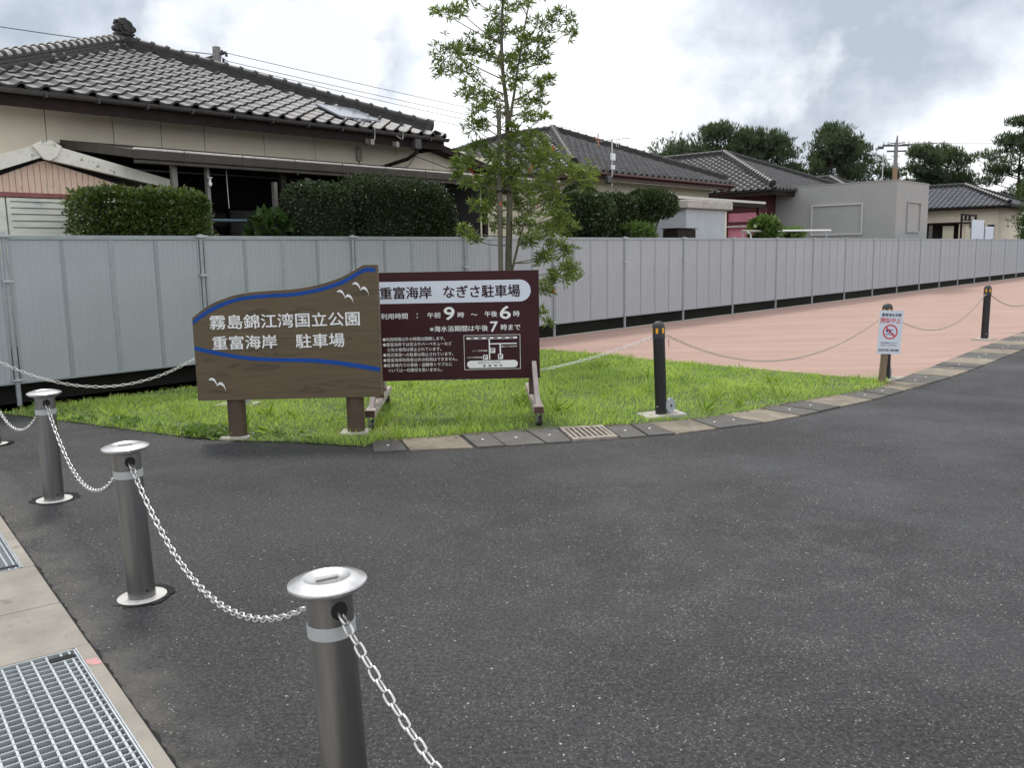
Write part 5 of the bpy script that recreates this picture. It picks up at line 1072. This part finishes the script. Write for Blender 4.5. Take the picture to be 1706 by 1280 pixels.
t3 = smooth([(.0, .03, 1.2), (.10, -.05, 1.6), (.20, -.12, 1.95), (.32, -.18, 2.17), (.5, -.2, 2.42)]); B().tube(t3, [.02-.013*i_/len(t3) for i_ in range(len(t3))], 8).obj('branch', 'twig', yt, True)
trunkpts = [p for p in tr] + [p for p in t2] + [p for p in t3]
LP = []; LD = []; LL = []; brs = B(); red = []
for ci, (x, z, r) in enumerate(UPC+LOC):
    upper = ci < len(UPC); yy = random.uniform(-.45, .45)*(1 if abs(x) > .15 else .6); c = Vector((x, yy, z))
    base = min(trunkpts, key=lambda p: (Vector((p.x-x, p.y-yy, 0)).length*.6+abs(p.z-(z-(.55 if upper else .22)*max(.15, abs(x))))))
    P3 = smooth([base, base+(c-base)*.5+Vector((0, 0, -.03)), c], 4); brs.tube(P3, [.010-.007*i_/len(P3) for i_ in range(len(P3))], 5)
    nw = int((17 if upper else 23)*(r/.2)**1.6)+4
    for _ in range(nw):
        d = Vector((random.gauss(0, 1), random.gauss(0, 1), random.gauss(0, .8))).normalized(); w0 = c+Vector((d.x*r, d.y*r, d.z*r*.85))*random.uniform(.35, 1.12)
        ax = (d*.6+Vector((0, 0, .75))+Vector((random.gauss(0, .3), random.gauss(0, .3), random.gauss(0, .3)))).normalized()
        if random.random() < .55: brs.tube([c, w0], [.0035, .002], 4, False)
        s1 = ax.orthogonal().normalized(); s2 = ax.cross(s1); m = random.randint(7, 11)
        for j in range(m):
            an = 6.283*j/m+random.uniform(-.3, .3); el = random.uniform(.25, 1.0); dd = (s1*math.cos(an)+s2*math.sin(an))*1.0+ax*el
            if random.random() < .25: dd += Vector((0, 0, -.5))
            LP.append(w0+ax*random.uniform(-.015, .02)); LD.append(dd); LL.append(random.uniform(.075, .125)*(1 if upper else 1.05))
        if not upper and random.random() < .012: red.append((w0, ax))
for rx, rz in ((.62, 3.02), (-.52, 2.74), (-.5, 2.70), (-.12, 2.28), (.42, 2.26), (.88, 2.66)):
    for _ in range(2): red.append((Vector((rx+random.gauss(0, .01), -.35, rz)), Vector((random.gauss(0, .5), 0, -1))))
br = brs.obj('branch', 'twig', yt, True)
LP = np.array([tuple(p) for p in LP]); LD = np.array([tuple(p) for p in LD]); V, F = leaves(LP, LD, np.array(LL), .023, .12, .12); linknp('foliage', V, F, 'leaf', yt)
V, F = leaves(np.array([tuple(p[0]) for p in red]), np.array([tuple(p[1]) for p in red]), .085, .026); linknp('red_leaf', V, F, 'leafred', yt)
stk = E('support_stake', 'pale wooden stake tied to the young tree trunk', 'stake', (-.13, 12.52, 0)); sk = B().tube([(-.01, 0, -.03), (.0, 0, 1.5), (.015, 0, 3.55)], [.036, .034, .030], 12).obj('pole', 'stakeb', stk, True)
B().tube([(-.04, -.03, 2.42), (.05, -.05, 2.45), (.16, .0, 2.42), (.16, .12, 2.42), (-.02, .06, 2.42), (-.04, -.03, 2.42)], .012, 6).obj('tie', 'hole', stk)

# ---- pines far behind
def pine(x, y, h, wd, label, flat=False, seed=0, m='pine', low=.12, npad=34, tuft=.42, dens=1.):
    rg = np.random.default_rng(seed+100); t = E('pine_tree', label, 'tree', (x, y, 0), 0, 'pines behind the houses')
    tk = [Vector((0, 0, -.1)), Vector((rg.normal(0, .1), 0, h*.35)), Vector((rg.normal(0, .2), 0, h*.7)), Vector((rg.normal(0, .15), 0, h*.97))]; tk = smooth([tuple(p) for p in tk], 4)
    B().tube(tk, [max(.03, .2*(1-i_/len(tk))) for i_ in range(len(tk))], 8).obj('trunk', 'pbark', t)
    P_ = []; D_ = []; bb_ = B()
    npad = int(npad*2.0); wd *= 1.2
    for k in range(npad):
        f = (k+.5)/npad; z = h*(low+(1-low)*f); z += rg.normal(0, h*.035)
        prof = max(.22, math.sqrt(max(0, 1-(max(0, f-.45)/.6)**2))) if not flat else (.45+.7*math.sin(math.pi*min(1, f*1.05)))*(1 if f < .92 else .6)
        a = rg.uniform(0, 6.283); rad = wd*prof*rg.uniform(.35, 1.0)
        base = tk[min(len(tk)-1, int(z/h*len(tk)*.95))]; c = Vector((base.x+rad*math.cos(a)*.75, rad*math.sin(a)*.75, min(z, h*.97)))
        bb_.tube([Vector((base.x, 0, max(.5, c.z-rad*.25))), c], [.05, .02], 5)
        pr = wd*rg.uniform(.22, .38)*(1.15 if flat else 1); nn_ = int(80*dens)
        v = rg.normal(size=(nn_, 3)); v /= np.linalg.norm(v, axis=1, keepdims=True); v *= rg.random((nn_, 1))**.5*1.15
        q = v*[pr, pr, pr*(.33 if flat else .75)]+[c.x, c.y, c.z]; P_.append(q)
    P_ = np.concatenate(P_); nt_ = len(P_); m_ = 5
    ax = rg.normal(size=(nt_, 3))*.45+[0, 0, 1.3]; PP = np.repeat(P_, m_, 0); DD = np.repeat(ax, m_, 0)+rg.normal(size=(nt_*m_, 3))*.6
    V, F = leaves(PP, DD, rg.uniform(.6, 1.3, nt_*m_)*tuft, tuft*.13, 0, 0); linknp('crown', V, F, m, t); bb_.obj('limb', 'pbark', t)
    return t
pine(13.6, 70, 9.9, 3.0, 'small round pine showing between the second and third roofs', seed=1)
pine(16.4, 71, 11.1, 2.6, 'full pine just left of the trio over the third roof', seed=2, npad=40)
pine(18.6, 69, 10.6, 1.9, 'narrow pine in the middle of the group over the third roof', seed=3)
pine(20.8, 70, 10.4, 2.0, 'rounded pine closest to the sky gap over the third roof', seed=4)
pine(24.4, 68, 10.6, 2.3, 'tall round-headed pine just right of the sky gap', seed=5, npad=42)
pine(22.9, 72, 8.0, 2.0, 'short pine filling the sky gap behind the far roofs', seed=6, npad=22)
pine(27.0, 70, 9.6, 2.6, 'open pine with flat branches left of the utility pole', True, seed=7, npad=17, dens=1.3)
pine(28.6, 68, 7.4, 2.0, 'low spreading pine right beside the utility pole', True, seed=8, npad=13)
pine(32.6, 70, 9.2, 1.9, 'slim pine right of the utility pole', seed=9, npad=24)
pine(34.9, 71, 9.2, 2.2, 'mid height pine between the slim one and the big layered one', seed=10, npad=26)
pine(38.0, 66, 10.7, 2.6, 'big dark layered pine above the last house', True, seed=11, npad=26, dens=1.3)
pine(41.5, 66, 12.2, 2.4, 'tallest pine at the picture edge with layered boughs', True, seed=12, npad=24, dens=1.3)
pine(36.6, 74, 7.4, 2.8, 'broad low pine behind the ridge of the last house', seed=13, npad=26)
pine(31.0, 72, 5.6, 2.0, 'low dark pine behind the top of the grey building', seed=14, npad=18)
pine(40.6, 60, 7.0, 2.6, 'dense pine just beyond the last house', seed=15, npad=26)
pine(44.5, 64, 8.0, 3.0, 'pine at the far corner past the last house', seed=16, npad=26)
pine(28.75, 47.6, 5.1, 1.5, 'fresh green small pine poking in at the picture edge behind the fence', seed=17, npad=26, m='pine2', tuft=.2, low=.3)

# ---- utility poles and lines
up_ = E('utility_pole', 'concrete utility pole with crossarms standing among the pines', 'utility pole', (21.7, 50, 0)); 
B().tube([(0, 0, 0), (.0, 0, 7.1), (.05, 0, 7.75)], [.14, .105, .03], 10).obj('pole', 'pole', up_, True); B().tube([(0, 0, 4.6), (.0, 0, 6.0)], .128, 10).obj('rust_sleeve', 'poleb', up_, True)
q = B(); q.box(-.75, .75, -.05, .05, 7.15, 7.25); q.box(-.5, .5, -.05, .05, 6.85, 6.93); q.obj('crossarm', 'gutter', up_); 
for x in (-.7, -.4, .4, .7): B().lathe([(.05, 0), (.07, .05), (.04, .1), (.06, .15), (.02, .2)], 8, (x, 0, 7.25)).obj('insulator', 'white', up_)
q = B(); q.box(-1.0, -.72, -.08, .08, 7.02, 7.15); q.tube([(-.5, 0, 7.3), (.5, 0, 7.35)], .03, 6)
for z in (6.6, 6.2, 5.8, 5.5): q.box(-.24, .24, -.02, .02, z, z+.03)
q.obj('switch_gear', 'wire', up_)
B().tube([(.4, 0, 7.25), (2.4, .2, 7.32)], .035, 6).obj('boom', 'pole', up_)
def wires(name, label, lines, r):
    t = E(name, label, 'wire', lines[0][0]); o0 = Vector(lines[0][0])
    for a, b, s in lines: B().tube([p-o0 for p in catenary(a, b, s, 14)], r, 5).obj('strand', 'wire', t)
wires('overhead_line', 'thin overhead wire running right from the utility pole towards the pines', [((24.1, 50.2, 7.32), (33, 51, 7.45), .1)], .012)
hp = E('utility_pole', 'top of a utility pole with one crossarm showing above the first roof ridge', 'utility pole', (-8.9, 28, 0)); B().tube([(0, 0, 0), (0, 0, 8.02)], .12, 10).obj('pole', 'pole', hp, True)
B().tube([(-.55, 0, 7.62), (.3, 0, 7.86)], .045, 6).obj('crossarm', 'gutter', hp)
for x, z in ((.12, 7.9), (.25, 7.82), (.15, 7.65)): B().lathe([(.03, 0), (.05, .03), (.03, .06), (.05, .09), (.01, .13)], 8, (x+.06, -.05, z-.1)).obj('insulator', 'wire', hp)
B().tube([(.1, 0, 7.75), (.3, 0, 7.6), (.35, -.1, 7.45), (.2, -.1, 7.4)], .012, 5).obj('cable', 'wire', hp)
wires('overhead_lines', 'thin overhead wires crossing the sky right from the pole behind the first house', [((-8.6, 28, 7.84), (15.5, 66, 8.75), .3), ((-8.6, 28, 7.60), (15.5, 66, 8.45), .35), ((-8.6, 28, 7.5), (15.5, 66, 7.9), .35), ((-8.6, 28, 7.25), (15.5, 66, 7.6), .4)], .010)
wires('overhead_line', 'thin overhead wire coming in from the picture edge above the first roof', [((-16.5, 28, 8.9), (-8.95, 28, 7.8), .05)], .014)
ma2 = E('tv_antenna', 'distant television antenna standing left of the utility pole', 'antenna', (18.9, 45, 0)); B().tube([(0, 0, 3.6), (0, 0, 6.1)], .025, 6).obj('mast', 'alu', ma2)
q = B(); q.tube([(-.45, 0, 5.88), (.45, 0, 5.98)], .018, 5)
for i in range(6): q.tube([(-.4+.16*i, -.2, 5.9+.016*i), (-.4+.16*i, .2, 5.9+.016*i)], .01, 4)
q.obj('yagi', 'alu', ma2)

# ---- loose grit on the asphalt along the pavement and the gutter covers
q = []; 
for k in range(420):
    u = RNG.uniform(-.3, 6.5); d_ = abs(RNG.normal(0, .07))+.01; q.append((-1.07-.613*u+.79*d_, 2.49+.79*u+.613*d_, RNG.uniform(.0015, .0045)))
for k in range(260):
    a = along(KO, RNG.uniform(0, 8)); q.append((a[0]+RNG.normal(0, .05), a[1]-abs(RNG.normal(0, .06))-.01, RNG.uniform(.0015, .004)))
for k in range(160): q.append((RNG.uniform(-2.5, 5), RNG.uniform(2, 7), RNG.uniform(.001, .003)))
gr_ = B()
for x, y, r in q:
    if inpoly(np.array([x]), np.array([y]), [(p[0], p[1]) for p in grass_poly])[0]: continue
    a = RNG.uniform(0, 6.28); gr_.add([(x+r*math.cos(a+j*1.571)*RNG.uniform(.8, 1.6), y+r*math.sin(a+j*1.571)*RNG.uniform(.8, 1.6), .0005) for j in range(4)]+[(x+r*.2, y, r*1.1+.0005)], [(0, 1, 4), (1, 2, 4), (2, 3, 4), (3, 0, 4)])
kind(gr_.obj('grit', mat('grit_stone', (.26, .25, .23), .9, island=.6)), 'stuff', 'loose grit and small stones on the asphalt edges')
